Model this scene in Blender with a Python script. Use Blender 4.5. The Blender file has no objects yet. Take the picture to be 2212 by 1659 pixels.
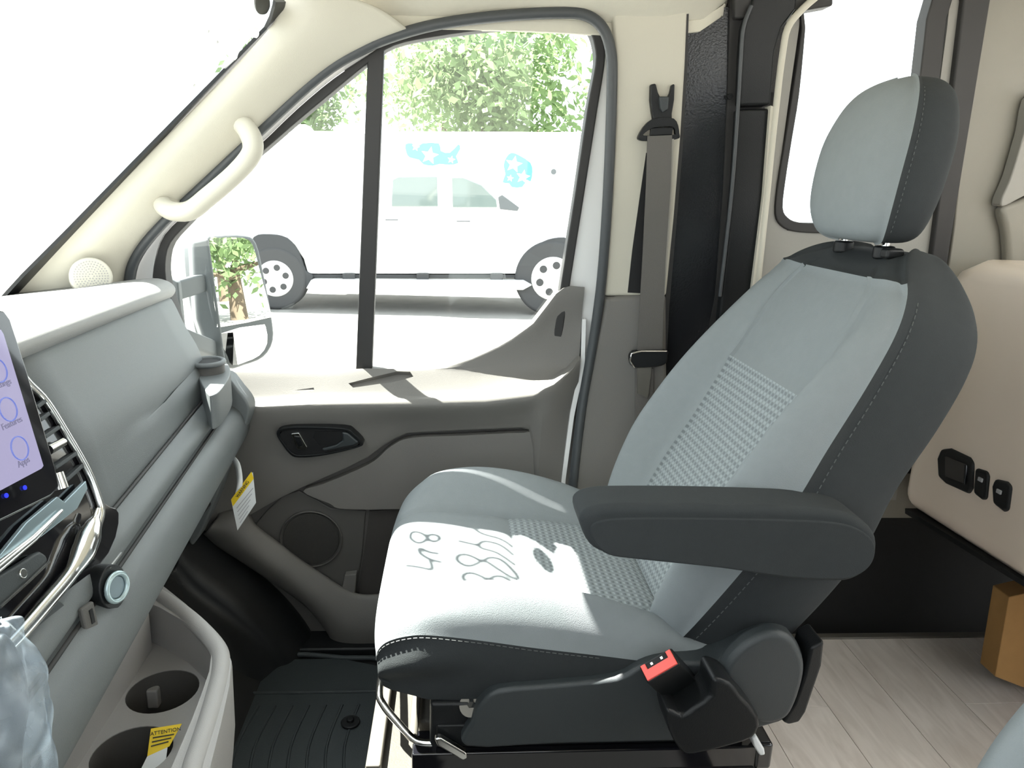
import bpy, bmesh, math, random
import numpy as np
from mathutils import Vector

random.seed(7); rng = np.random.default_rng(7)
SC = bpy.context.scene
COL = SC.collection
RAD = math.radians

# ------------------------------------------------------------------ camera
CAM = np.array([0.0, -0.72, 1.05]); FPX = 1600.0; IW, IH = 2212, 1659
def cam_basis(yaw=4.5, pitch=14.5, roll=2.0):
    a, p, r = map(RAD, (yaw, pitch, roll))
    f = np.array([math.sin(a)*math.cos(p), math.cos(a)*math.cos(p), -math.sin(p)])
    rt = np.cross(f, [0, 0, 1]); rt /= np.linalg.norm(rt); up = np.cross(rt, f)
    return f, rt*math.cos(r)+up*math.sin(r), -rt*math.sin(r)+up*math.cos(r)
CF, CR_, CU = cam_basis()
cd = bpy.data.cameras.new('camera'); cam = bpy.data.objects.new('camera', cd); COL.objects.link(cam)
cd.sensor_width = 36; cd.lens = 36*FPX/IW; cd.clip_start = 0.01; cd.clip_end = 500
from mathutils import Matrix
cam.matrix_world = Matrix(((CR_[0], CU[0], -CF[0], CAM[0]), (CR_[1], CU[1], -CF[1], CAM[1]), (CR_[2], CU[2], -CF[2], CAM[2]), (0, 0, 0, 1)))
SC.camera = cam

# ------------------------------------------------------------------ light
W = bpy.data.worlds.new('sky'); SC.world = W; W.use_nodes = True
bg = W.node_tree.nodes['Background']; bg.inputs[0].default_value = (0.90, 0.96, 1.0, 1); bg.inputs[1].default_value = 3.0
SUN = np.array([0.47, -0.19, -0.88]); SUN /= np.linalg.norm(SUN)
sd = bpy.data.lights.new('sun', 'SUN'); sd.energy = 42; sd.angle = RAD(0.6); sd.color = (1, 0.97, 0.90)
so = bpy.data.objects.new('sun', sd); COL.objects.link(so)
so.rotation_euler = Vector(SUN).to_track_quat('-Z', 'Y').to_euler(); so.location = (-4, 2, 6)
SC.view_settings.view_transform = 'Standard'; SC.view_settings.look = 'None'
SC.view_settings.exposure = 0.3; SC.view_settings.gamma = 1.0; SC.view_settings.use_curve_mapping = False

# ------------------------------------------------------------------ pixel -> place
def ray(px, py): return CF + CR_*(px-IW/2)/FPX - CU*(py-IH/2)/FPX
def on(px, py, ax, v):
    d = ray(px, py); i = 'xyz'.index(ax); return CAM + d*((v-CAM[i])/d[i])
def onp(px, py, p0, n):
    d = ray(px, py); n = np.array(n, float); return CAM + d*(((np.array(p0)-CAM) @ n)/(d @ n))
def onY(pts, y): return [on(x, yy, 'y', y) for x, yy in pts]
TUMB = 0.11
def side(px, py, y0=0.86, zb=0.68):          # the flank of the van: upright below the belt, leaning in above it
    p = on(px, py, 'y', y0)
    if p[2] > zb: p = onp(px, py, (0, y0, zb), (0, 1, TUMB))
    return p
def sides(pts, y0=0.86): return [side(x, y, y0) for x, y in pts]
def yof(z, y0=0.86): return y0 - max(0, z-0.68)*TUMB

# ------------------------------------------------------------------ materials
def mat(name, col, rough=0.6, metal=0.0, bump=0.0, bscale=400.0, var=0.0, vscale=6.0, coat=0.0, spec=0.5, emit=None, estr=0.0, trans=0.0):
    m = bpy.data.materials.new(name); m.use_nodes = True
    nt = m.node_tree; b = nt.nodes['Principled BSDF']
    c = (col[0], col[1], col[2], 1)
    b.inputs['Base Color'].default_value = c; b.inputs['Roughness'].default_value = rough
    b.inputs['Metallic'].default_value = metal; b.inputs['Specular IOR Level'].default_value = spec
    b.inputs['Coat Weight'].default_value = coat; b.inputs['Transmission Weight'].default_value = trans
    if emit: b.inputs['Emission Color'].default_value = (*emit, 1); b.inputs['Emission Strength'].default_value = estr
    tc = nt.nodes.new('ShaderNodeTexCoord')
    if var > 0:
        n = nt.nodes.new('ShaderNodeTexNoise'); n.inputs['Scale'].default_value = vscale; n.inputs['Detail'].default_value = 4
        nt.links.new(tc.outputs['Object'], n.inputs['Vector'])
        mx = nt.nodes.new('ShaderNodeMix'); mx.data_type = 'RGBA'
        mx.inputs[6].default_value = tuple(v*(1-var) for v in col)+(1,); mx.inputs[7].default_value = tuple(min(1, v*(1+var)) for v in col)+(1,)
        nt.links.new(n.outputs['Fac'], mx.inputs[0]); nt.links.new(mx.outputs[2], b.inputs['Base Color'])
    if bump > 0:
        n = nt.nodes.new('ShaderNodeTexNoise'); n.inputs['Scale'].default_value = bscale; n.inputs['Detail'].default_value = 2
        nt.links.new(tc.outputs['Object'], n.inputs['Vector'])
        bp = nt.nodes.new('ShaderNodeBump'); bp.inputs['Strength'].default_value = bump; bp.inputs['Distance'].default_value = 0.002
        nt.links.new(n.outputs['Fac'], bp.inputs['Height']); nt.links.new(bp.outputs['Normal'], b.inputs['Normal'])
    return m

def insert_mat():                                  # woven insert: rows of small raised dashes on a darker ground
    m = mat('woven_insert', (0.3, 0.33, 0.34), 0.9, spec=0.2); nt = m.node_tree; b = nt.nodes['Principled BSDF']
    uv = nt.nodes.new('ShaderNodeUVMap'); sx = nt.nodes.new('ShaderNodeSeparateXYZ'); nt.links.new(uv.outputs[0], sx.inputs[0])
    def M(op, a, bb=None):
        n = nt.nodes.new('ShaderNodeMath'); n.operation = op
        for i, v in enumerate((a, bb)):
            if v is None: continue
            if isinstance(v, (int, float)): n.inputs[i].default_value = v
            else: nt.links.new(v, n.inputs[i])
        return n.outputs[0]
    su = M('SINE', M('MULTIPLY', sx.outputs[0], 2*math.pi/0.0125))
    sv = M('SINE', M('MULTIPLY', sx.outputs[1], 2*math.pi/0.0125))
    h = M('ADD', M('MULTIPLY', M('MULTIPLY', su, sv), 0.5), M('ADD', M('MULTIPLY', sv, 0.35), 0.5))
    cr = nt.nodes.new('ShaderNodeValToRGB'); nt.links.new(h, cr.inputs[0])
    cr.color_ramp.elements[0].position = 0.15; cr.color_ramp.elements[0].color = (0.19, 0.21, 0.22, 1)
    cr.color_ramp.elements[1].position = 0.85; cr.color_ramp.elements[1].color = (0.32, 0.352, 0.362, 1)
    nt.links.new(cr.outputs[0], b.inputs['Base Color'])
    bp = nt.nodes.new('ShaderNodeBump'); bp.inputs['Strength'].default_value = 0.5; bp.inputs['Distance'].default_value = 0.002
    nt.links.new(h, bp.inputs['Height']); nt.links.new(bp.outputs['Normal'], b.inputs['Normal'])
    return m

def glass_mat(name, tint=(1, 1, 1), refl=0.06):    # thin pane: lets light straight through and mirrors a little
    m = bpy.data.materials.new(name); m.use_nodes = True; nt = m.node_tree
    for n in list(nt.nodes): nt.nodes.remove(n)
    o = nt.nodes.new('ShaderNodeOutputMaterial'); t = nt.nodes.new('ShaderNodeBsdfTransparent'); g = nt.nodes.new('ShaderNodeBsdfGlossy')
    t.inputs[0].default_value = (*tint, 1); g.inputs['Roughness'].default_value = 0.0
    fr = nt.nodes.new('ShaderNodeLayerWeight'); fr.inputs[0].default_value = 0.5
    pw = nt.nodes.new('ShaderNodeMath'); pw.operation = 'POWER'; pw.inputs[1].default_value = 5; nt.links.new(fr.outputs['Facing'], pw.inputs[0])
    ma = nt.nodes.new('ShaderNodeMath'); ma.operation = 'MULTIPLY_ADD'; ma.inputs[1].default_value = 0.6; ma.inputs[2].default_value = refl*0.5; nt.links.new(pw.outputs[0], ma.inputs[0])
    mx = nt.nodes.new('ShaderNodeMixShader'); nt.links.new(ma.outputs[0], mx.inputs[0])
    nt.links.new(t.outputs[0], mx.inputs[1]); nt.links.new(g.outputs[0], mx.inputs[2]); nt.links.new(mx.outputs[0], o.inputs[0])
    return m

def film_mat(name):                                # crumpled clear plastic bag
    m = bpy.data.materials.new(name); m.use_nodes = True; nt = m.node_tree
    b = nt.nodes['Principled BSDF']; o = nt.nodes['Material Output']
    b.inputs['Base Color'].default_value = (0.34, 0.38, 0.41, 1); b.inputs['Roughness'].default_value = 0.22
    n = nt.nodes.new('ShaderNodeTexNoise'); n.inputs['Scale'].default_value = 14; n.inputs['Detail'].default_value = 2; n.inputs['Distortion'].default_value = 1.5
    tc = nt.nodes.new('ShaderNodeTexCoord'); nt.links.new(tc.outputs['Object'], n.inputs['Vector'])
    bp = nt.nodes.new('ShaderNodeBump'); bp.inputs['Strength'].default_value = 0.5; bp.inputs['Distance'].default_value = 0.01
    nt.links.new(n.outputs['Fac'], bp.inputs['Height']); nt.links.new(bp.outputs[0], b.inputs['Normal'])
    t = nt.nodes.new('ShaderNodeBsdfTransparent'); t.inputs[0].default_value = (0.9, 0.95, 1, 1)
    cr = nt.nodes.new('ShaderNodeValToRGB'); cr.color_ramp.elements[0].position = 0.4; cr.color_ramp.elements[1].position = 0.65
    cr.color_ramp.elements[0].color = (0.30,)*3+(1,); cr.color_ramp.elements[1].color = (0.6,)*3+(1,)
    nt.links.new(n.outputs['Fac'], cr.inputs[0])
    mx = nt.nodes.new('ShaderNodeMixShader'); nt.links.new(cr.outputs[0], mx.inputs[0])
    nt.links.new(t.outputs[0], mx.inputs[1]); nt.links.new(b.outputs[0], mx.inputs[2]); nt.links.new(mx.outputs[0], o.inputs[0])
    return m

def translucent_mat(name, col):
    m = bpy.data.materials.new(name); m.use_nodes = True; nt = m.node_tree
    b = nt.nodes['Principled BSDF']; o = nt.nodes['Material Output']; b.inputs['Base Color'].default_value = (*col, 1); b.inputs['Roughness'].default_value = 0.7
    t = nt.nodes.new('ShaderNodeBsdfTranslucent'); t.inputs[0].default_value = (*col, 1)
    mx = nt.nodes.new('ShaderNodeMixShader'); mx.inputs[0].default_value = 0.6
    nt.links.new(b.outputs[0], mx.inputs[1]); nt.links.new(t.outputs[0], mx.inputs[2]); nt.links.new(mx.outputs[0], o.inputs[0])
    return m

def wood_mat(name, c1, c2):
    m = mat(name, c1, 0.45); nt = m.node_tree; b = nt.nodes['Principled BSDF']
    tc = nt.nodes.new('ShaderNodeTexCoord'); mp = nt.nodes.new('ShaderNodeMapping'); mp.inputs['Scale'].default_value = (9, 1.6, 1)
    oi = nt.nodes.new('ShaderNodeObjectInfo'); va = nt.nodes.new('ShaderNodeVectorMath'); va.operation = 'ADD'
    vm = nt.nodes.new('ShaderNodeVectorMath'); vm.operation = 'SCALE'; vm.inputs[0].default_value = (7, 13, 3); nt.links.new(oi.outputs['Random'], vm.inputs['Scale'])
    nt.links.new(tc.outputs['Object'], va.inputs[0]); nt.links.new(vm.outputs[0], va.inputs[1]); nt.links.new(va.outputs[0], mp.inputs[0])
    n = nt.nodes.new('ShaderNodeTexNoise'); n.inputs['Scale'].default_value = 3; n.inputs['Detail'].default_value = 6; n.inputs['Distortion'].default_value = 1.5
    nt.links.new(mp.outputs[0], n.inputs['Vector'])
    cr = nt.nodes.new('ShaderNodeValToRGB'); cr.color_ramp.elements[0].position = 0.3; cr.color_ramp.elements[1].position = 0.7
    cr.color_ramp.elements[0].color = (*c1, 1); cr.color_ramp.elements[1].color = (*c2, 1)
    nt.links.new(n.outputs['Fac'], cr.inputs[0]); nt.links.new(cr.outputs[0], b.inputs['Base Color'])
    return m

LGREY = mat('light_grey_fabric', (0.230, 0.252, 0.262), 0.9, bump=0.25, bscale=900, var=0.05, vscale=60, spec=0.2)
DGREY = mat('charcoal_fabric', (0.034, 0.038, 0.040), 0.9, bump=0.25, bscale=900, var=0.08, vscale=60, spec=0.2)
INSERT = insert_mat()
THREAD = mat('grey_thread', (0.085, 0.09, 0.09), 0.8)
BLACKP = mat('black_plastic', (0.010, 0.011, 0.012), 0.42, bump=0.15, bscale=700, spec=0.3)
SLATE = mat('slate_plastic', (0.034, 0.040, 0.043), 0.5, bump=0.2, bscale=900)
GLOSSK = mat('gloss_black', (0.006, 0.006, 0.008), 0.08, coat=0.5)
PAINTK = mat('black_body_paint', (0.012, 0.013, 0.015), 0.22, bump=0.25, bscale=260)
RUBBER = mat('black_rubber', (0.022, 0.021, 0.021), 0.6)
SEAL = mat('grey_rubber_seal', (0.05, 0.055, 0.06), 0.45)
DOORG = mat('grey_door_plastic', (0.155, 0.148, 0.138), 0.55, bump=0.2, bscale=900)
DOORD = mat('dark_door_plastic', (0.085, 0.081, 0.076), 0.6, bump=0.2, bscale=900)
DASHG = mat('grey_dash_plastic', (0.125, 0.136, 0.140), 0.5, bump=0.25, bscale=1100)
DASHT = mat('pale_dash_top', (0.26, 0.26, 0.255), 0.6, bump=0.2, bscale=900)
TRAYG = mat('grey_tray_plastic', (0.33, 0.32, 0.31), 0.55, bump=0.2, bscale=900)
BEIGE = mat('beige_trim_plastic', (0.52, 0.495, 0.42), 0.6, bump=0.12, bscale=800)
HEADL = mat('beige_headliner', (0.60, 0.575, 0.49), 0.9, bump=0.2, bscale=1200, var=0.03, vscale=90)
WALLB = mat('beige_wall_vinyl', (0.235, 0.222, 0.19), 0.55, bump=0.12, bscale=500, var=0.03, vscale=30)
WALLW = mat('light_bounce_wall_board', (0.74, 0.71, 0.65), 0.6, bump=0.12, bscale=500)  # made pale so the unseen walls bounce light forward
WALLG = mat('warm_grey_wall_vinyl', (0.28, 0.272, 0.25), 0.6, bump=0.12, bscale=500)
GALLEY = mat('cream_galley_laminate', (0.86, 0.75, 0.65), 0.3, coat=0.2)
WHITEP = mat('white_body_paint', (0.78, 0.78, 0.78), 0.25, coat=0.4)
CHROME = mat('satin_chrome', (0.80, 0.80, 0.78), 0.16, metal=1.0)
STEEL = mat('dull_steel', (0.16, 0.15, 0.13), 0.5, metal=0.5, var=0.15, vscale=40)
PLATE = mat('dusty_base_plate', (0.055, 0.050, 0.042), 0.7, var=0.2, vscale=50, bump=0.3, bscale=300)
RED = mat('red_button', (0.85, 0.10, 0.08), 0.4, emit=(1.0, 0.2, 0.15), estr=0.0)
YELLOW = mat('yellow_print', (0.85, 0.60, 0.02), 0.6)
PAPER = mat('white_card', (0.75, 0.77, 0.78), 0.7)
INK = mat('printed_ink', (0.03, 0.03, 0.03), 0.7)
INKG = mat('grey_ink', (0.35, 0.36, 0.38), 0.7)
CARD = mat('brown_cardboard', (0.36, 0.20, 0.07), 0.8, var=0.08, vscale=40)
MAT_ = mat('rubber_mat', (0.035, 0.042, 0.045), 0.6, bump=0.3, bscale=500)
CARPET = mat('black_carpet', (0.014, 0.014, 0.014), 0.95, bump=0.6, bscale=900)
BELT = mat('grey_belt_webbing', (0.115, 0.108, 0.10), 0.8, bump=0.3, bscale=700)
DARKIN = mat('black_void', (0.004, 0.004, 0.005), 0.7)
GLASS = glass_mat('clear_glass', (0.97, 0.99, 0.98))
MIRROR = mat('mirror_glass', (0.92, 0.92, 0.90), 0.0, metal=1.0)
FILM = film_mat('clear_film')
WOOD = wood_mat('pale_vinyl_plank', (0.62, 0.56, 0.51), (0.78, 0.72, 0.67))
ASPH = mat('pale_asphalt', (0.22, 0.215, 0.205), 0.9, var=0.15, vscale=4)
TYRE = mat('tyre_rubber', (0.040, 0.041, 0.043), 0.8)
ALLOY = mat('silver_wheel', (0.62, 0.62, 0.60), 0.35, metal=0.3)
SHADEG = mat('tinted_glass', (0.16, 0.20, 0.19), 0.05, coat=0.3)
CYAN = mat('cyan_decal', (0.08, 0.42, 0.55), 0.4)
BARK = mat('bark', (0.10, 0.075, 0.05), 0.9, bump=0.5, bscale=40)
LEAF = translucent_mat('leaf', (0.17, 0.25, 0.11)); LEAF2 = translucent_mat('leaf_dark', (0.12, 0.19, 0.08))
FROST = translucent_mat('light_hatch_diffuser', (0.9, 0.9, 0.88))  # spreads sunlight through the added roof hatch
PAINTPEN = translucent_mat('window_marker', (0.75, 0.75, 0.75))
SCREEN = mat('lit_screen', (0.02, 0.02, 0.03), 0.08, emit=(0.47, 0.44, 0.66), estr=0.72)
ICON = mat('screen_icon', (0.02, 0.02, 0.03), 0.3, emit=(0.14, 0.19, 0.60), estr=0.8)
BLUELED = mat('blue_led', (0.0, 0.0, 0.1), 0.3, emit=(0.03, 0.05, 1.0), estr=0.9)

# ------------------------------------------------------------------ builders
ORG = {}
def origin(p): return ORG.get(p.name, np.zeros(3)) if p else np.zeros(3)
def tag(o, label=None, cat=None, group=None, kind=None):
    if label: o['label'] = label
    if cat: o['category'] = cat
    if group: o['group'] = group
    if kind: o['kind'] = kind
    return o
def thing(name, loc, label, cat=None, kind=None, group=None):
    o = bpy.data.objects.new(name, None); COL.objects.link(o); o.empty_display_size = 0.05
    o.location = loc; ORG[o.name] = np.array(loc, float); return tag(o, label, cat, group, kind)
def mk(name, V, F, m, parent=None, smooth=True, ang=35, bevel=0, seg=3, solid=0, sub=0, uv=None):
    V = np.array(V, float)
    org = origin(parent) if parent else np.array([V[:, 0].mean(), V[:, 1].mean(), V[:, 2].min()])
    me = bpy.data.meshes.new(name); me.from_pydata([tuple(v) for v in V-org], [], [tuple(int(i) for i in f) for f in F])
    bm = bmesh.new(); bm.from_mesh(me)
    if uv is None: bmesh.ops.recalc_face_normals(bm, faces=bm.faces)
    bm.to_mesh(me); bm.free()
    if uv is not None:
        l = me.uv_layers.new(name='UVMap')
        for lp in me.loops: l.data[lp.index].uv = uv[lp.vertex_index]
    o = bpy.data.objects.new(name, me); COL.objects.link(o); me.materials.append(m)
    if parent: o.parent = parent; ORG[o.name] = org
    else: o.location = org; ORG[o.name] = org
    if smooth:
        me.polygons.foreach_set('use_smooth', [True]*len(me.polygons))
        if ang: me.set_sharp_from_angle(angle=RAD(ang))
    if solid:
        s = o.modifiers.new('s', 'SOLIDIFY'); s.thickness = solid; s.offset = -1
    if bevel:
        b = o.modifiers.new('b', 'BEVEL'); b.width = bevel; b.segments = seg; b.limit_method = 'ANGLE'; b.angle_limit = RAD(40); b.harden_normals = True
    if sub:
        s = o.modifiers.new('u', 'SUBSURF'); s.levels = sub; s.render_levels = sub
    return o
def cr(P, n=6, closed=False):                       # Catmull-Rom through the points
    P = np.array(P, float); N = len(P); out = []
    segs = N if closed else N-1
    for i in range(segs):
        if closed: a, b, c, d = P[i-1], P[i], P[(i+1) % N], P[(i+2) % N]
        else: a, b, c, d = P[max(i-1, 0)], P[i], P[i+1], P[min(i+2, N-1)]
        for k in range(n):
            t = k/n; out.append(0.5*((2*b)+(-a+c)*t+(2*a-5*b+4*c-d)*t*t+(-a+3*b-3*c+d)*t**3))
    if not closed: out.append(P[-1])
    return np.array(out)
def prism(name, pts, d, m, parent=None, bevel=0.0, seg=3, **k):
    P = np.array(pts, float); n = len(P); d = np.array(d, float)
    V = np.vstack([P, P+d]); F = [list(range(n)), list(range(2*n-1, n-1, -1))]+[(i, (i+1) % n, n+(i+1) % n, n+i) for i in range(n)]
    return mk(name, V, F, m, parent, bevel=bevel, seg=seg, **k)
def frame(name, outer, inner, d, m, parent=None, bevel=0.0, **k):   # ring between two outlines of equal count
    A = np.array(outer, float); B = np.array(inner, float); n = len(A); d = np.array(d, float)
    V = np.vstack([A, B, A+d, B+d]); F = []
    for i in range(n):
        j = (i+1) % n
        F += [(i, j, n+j, n+i), (2*n+j, 2*n+i, 3*n+i, 3*n+j), (j, i, 2*n+i, 2*n+j), (n+i, n+j, 3*n+j, 3*n+i)]
    return mk(name, V, F, m, parent, bevel=bevel, **k)
def box(name, lo, hi, m, parent=None, bevel=0.0, seg=3, **k):
    x0, y0, z0 = lo; x1, y1, z1 = hi
    return prism(name, [(x0, y0, z0), (x1, y0, z0), (x1, y1, z0), (x0, y1, z0)], (0, 0, z1-z0), m, parent, bevel, seg, **k)
def obox(name, c, A, B, Cc, m, parent=None, bevel=0.0, **k):        # box by half-axis vectors
    c, A, B, Cc = (np.array(v, float) for v in (c, A, B, Cc))
    return prism(name, [c-A-B-Cc, c+A-B-Cc, c+A+B-Cc, c-A+B-Cc], 2*Cc, m, parent, bevel, **k)
def tube(name, path, r, m, parent=None, n=10, closed=False, flat=None, **k):
    P = np.array(path, float); N = len(P); R = np.broadcast_to(np.array(r, float), (N,))
    T = np.gradient(P, axis=0) if not closed else np.roll(P, -1, 0)-np.roll(P, 1, 0)
    T /= np.linalg.norm(T, axis=1)[:, None]+1e-12
    up = np.array([0.13, 0.21, 0.97]); u = np.cross(T[0], up); u /= np.linalg.norm(u); V = []
    for i in range(N):
        u = u-T[i]*(u @ T[i]); u /= np.linalg.norm(u)+1e-12; w = np.cross(T[i], u)
        for a in range(n):
            t = 2*math.pi*a/n; V.append(P[i]+R[i]*(math.cos(t)*u+math.sin(t)*w))
    F = [(i*n+a, i*n+(a+1) % n, (i+1)*n+(a+1) % n, (i+1)*n+a) for i in range(N-1) for a in range(n)]
    if closed: F += [((N-1)*n+a, (N-1)*n+(a+1) % n, (a+1) % n, a) for a in range(n)]
    else: F += [tuple(range(n-1, -1, -1)), tuple((N-1)*n+a for a in range(n))]
    return mk(name, V, F, m, parent, ang=60, **k)
def disc(name, c, nrm, r, depth, m, parent=None, n=28, bevel=0.0, r2=None, **k):   # short cylinder, c = centre of the front face
    c = np.array(c, float); w = np.array(nrm, float); w /= np.linalg.norm(w)
    u = np.cross(w, (0, 0, 1.0)) if abs(w[2]) < 0.9 else np.cross(w, (0, 1.0, 0)); u /= np.linalg.norm(u); v = np.cross(w, u)
    ring = [c+r*(math.cos(t)*u+math.sin(t)*v) for t in np.linspace(0, 2*math.pi, n, endpoint=False)]
    return prism(name, ring, -w*depth, m, parent, bevel, **k)
def dense(net, ni, nj, closed_j=False):
    net = np.array(net, float)
    A = np.array([cr(row, nj, closed_j) for row in net])
    return np.stack([cr(A[:, j], ni) for j in range(A.shape[1])], axis=1)
def normals(G):
    gi = np.gradient(G, axis=0); gj = np.gradient(G, axis=1); n = np.cross(gi, gj); return n/(np.linalg.norm(n, axis=2)[..., None]+1e-12)
def part(name, G, i0, i1, j0, j1, m, parent, wrap=False, ang=None, **k):
    if wrap: idx = [(j % G.shape[1]) for j in range(j0, j1+1)]
    else: idx = list(range(j0, j1+1))
    S = G[i0:i1+1][:, idx]; a, b = S.shape[:2]
    V = S.reshape(-1, 3); F = [(i*b+j, (i+1)*b+j, (i+1)*b+j+1, i*b+j+1) for i in range(a-1) for j in range(b-1)]
    du = np.concatenate([[0], np.cumsum(np.linalg.norm(np.diff(S[a//2], axis=0), axis=1))])
    dv = np.concatenate([[0], np.cumsum(np.linalg.norm(np.diff(S[:, b//2], axis=0), axis=1))])
    uv = [(du[j], dv[i]) for i in range(a) for j in range(b)]
    return mk(name, V, F, m, parent, uv=uv, ang=ang, **k)
def boolcut(o, cutters):
    for c in cutters:
        md = o.modifiers.new('c', 'BOOLEAN'); md.operation = 'DIFFERENCE'; md.object = c; md.solver = 'EXACT'
    dg = bpy.context.evaluated_depsgraph_get(); dg.update()
    me = bpy.data.meshes.new_from_object(o.evaluated_get(dg)); o.modifiers.clear(); o.data = me
    me.polygons.foreach_set('use_smooth', [True]*len(me.polygons)); me.set_sharp_from_angle(angle=RAD(35))
    for c in cutters: ORG.pop(c.name, None); bpy.data.objects.remove(c)
def text(name, s, size, c, ux, uy, m, parent, extrude=0.0003):
    cu = bpy.data.curves.new(name, 'FONT'); cu.body = s; cu.size = size; cu.align_x = 'CENTER'; cu.align_y = 'CENTER'; cu.extrude = extrude
    t = bpy.data.objects.new(name, cu); COL.objects.link(t)
    me = bpy.data.meshes.new_from_object(t.evaluated_get(bpy.context.evaluated_depsgraph_get())); bpy.data.objects.remove(t)
    ux = np.array(ux, float); ux /= np.linalg.norm(ux); uy = np.array(uy, float); uy = uy-ux*(uy @ ux); uy /= np.linalg.norm(uy); w = np.cross(ux, uy)
    V = [np.array(c)+v.co[0]*ux+v.co[1]*uy+v.co[2]*w for v in me.vertices]; F = [list(p.vertices) for p in me.polygons]
    return mk(name, V, F, m, parent, smooth=False)

# ================================================================== THE SETTING
g = box('ground', (-60, -60, -0.72), (60, 60, -0.68), ASPH); tag(g, 'pale sunlit asphalt of the lot outside the van', kind='structure')
o = box('floor', (-1.0, -0.92, -0.06), (0.50, 0.90, 0.0), CARPET); tag(o, 'black carpeted cab floor under the seats', kind='structure')

rf = thing('floor', (0.5, 0, 0), 'pale vinyl plank floor of the living area behind the cab', kind='structure')
box('subfloor', (0.50, -0.92, -0.06), (2.7, 0.868, -0.012), DARKIN, rf)
PW = 0.155
xi = 0
x = 0.503
while x < 1.95:
    y = -0.92 + (0.33, 0.62, 0.11)[xi % 3]-0.9
    while y < 0.84:
        a, b = max(y, -0.92), min(y+0.9, 0.845)
        if b-a > 0.03: box('plank', (x, a+0.0004, -0.011), (x+PW-0.0008, b-0.0004, 0.0), WOOD, rf, bevel=0.0006, seg=1)
        y += 0.9
    x += PW; xi += 1
box('threshold_strip', (0.56, 0.845, -0.012), (2.2, 0.866, 0.004), STEEL, rf, bevel=0.003)

# step well and black lower skin of the sliding door
sw = thing('wall_step_well', (1.1, 0.93, -0.2), 'black step well below the sliding door', kind='structure')
box('well_floor', (0.5, 0.868, -0.24), (2.2, 1.05, -0.2), CARPET, sw)
box('well_back', (0.5, 1.02, -0.2), (2.2, 1.05, 0.46), CARPET, sw)
box('well_cap', (0.5, 0.873, 0.43), (2.2, 1.05, 0.46), CARPET, sw)
box('well_kick_board', (0.5, 0.868, -0.2), (2.2, 0.874, -0.012), CARPET, sw)

# headliner
net = []
for i, xx in enumerate((-0.31, -0.2, 0.1, 0.45, 0.62, 1.6, 2.7)):
    dz = (-0.035, -0.028, -0.018, -0.004, 0.13, 0.13, 0.13)[i]; dc = min(dz, 0.05); ye = 0.0 if i < 4 else 0.03
    net.append([(xx, 0.800+ye, 1.362+dz), (xx, 0.799+ye, 1.376+dz), (xx, 0.795+ye, 1.395+dz), (xx, 0.755+ye, 1.425+dz), (xx, 0.66, 1.475+dc), (xx, 0.45, 1.51+dc), (xx, 0.0, 1.53+dc), (xx, -0.6, 1.50+dc), (xx, -0.95, 1.45)])
G = dense(net, 4, 4)
cl = part('ceiling', G, 0, G.shape[0]-1, 0, G.shape[1]-1, HEADL, None, solid=-0.02)
bm = bmesh.new(); bm.from_mesh(cl.data); lo = np.array(cl.location)          # unseen roof hatch added to let more light into the rear
kill = [f for f in bm.faces if 1.05 < f.calc_center_median()[0]+lo[0] < 1.85 and -0.60 < f.calc_center_median()[1]+lo[1] < 0.12]
hv = [v.co for f in kill for v in f.verts]; hx0, hx1, hy0, hy1 = (min(v[0] for v in hv)+lo[0], max(v[0] for v in hv)+lo[0], min(v[1] for v in hv)+lo[1], max(v[1] for v in hv)+lo[1])
bmesh.ops.delete(bm, geom=kill, context='FACES'); bm.to_mesh(cl.data); bm.free()
w3 = thing('light_hatch', ((hx0+hx1)/2, (hy0+hy1)/2, 1.54), 'frosted roof hatch behind the cab, unseen, added to light the living area', kind='structure')
frame('light_hatch_frame', [(hx0-.02, hy0-.02, 1.50), (hx1+.02, hy0-.02, 1.50), (hx1+.02, hy1+.02, 1.52), (hx0-.02, hy1+.02, 1.52)], [(hx0+.02, hy0+.02, 1.50), (hx1-.02, hy0+.02, 1.50), (hx1-.02, hy1-.02, 1.52), (hx0+.02, hy1-.02, 1.52)], (0, 0, 0.10), WHITEP, w3)
mk('pane', [(hx0, hy0, 1.60), (hx1, hy0, 1.60), (hx1, hy1, 1.62), (hx0, hy1, 1.62)], [(0, 1, 2, 3)], FROST, w3); tag(cl, 'beige fabric headliner above the cab', kind='structure')

# driver's side and back of the living area, unseen; openings and pale board added for light
o = frame('wall_left', [(0.75, -0.93, 0), (2.7, -0.93, 0), (2.7, -0.93, 1.6), (0.75, -0.93, 1.6)], [(0.85, -0.93, 0.55), (2.5, -0.93, 0.55), (2.5, -0.93, 1.42), (0.85, -0.93, 1.42)], (0, -0.03, 0), WALLW); tag(o, 'unseen wall behind the driver seat, opened and whitened to brighten the rear', kind='structure')
o = frame('wall_back', [(2.68, -0.95, 0), (2.68, 0.95, 0), (2.68, 0.95, 1.6), (2.68, -0.95, 1.6)], [(2.68, -0.75, 0.7), (2.68, 0.75, 0.7), (2.68, 0.75, 1.42), (2.68, -0.75, 1.42)], (0.03, 0, 0), WALLW); tag(o, 'unseen rear wall of the van, opened and whitened to brighten the rear', kind='structure')

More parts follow.
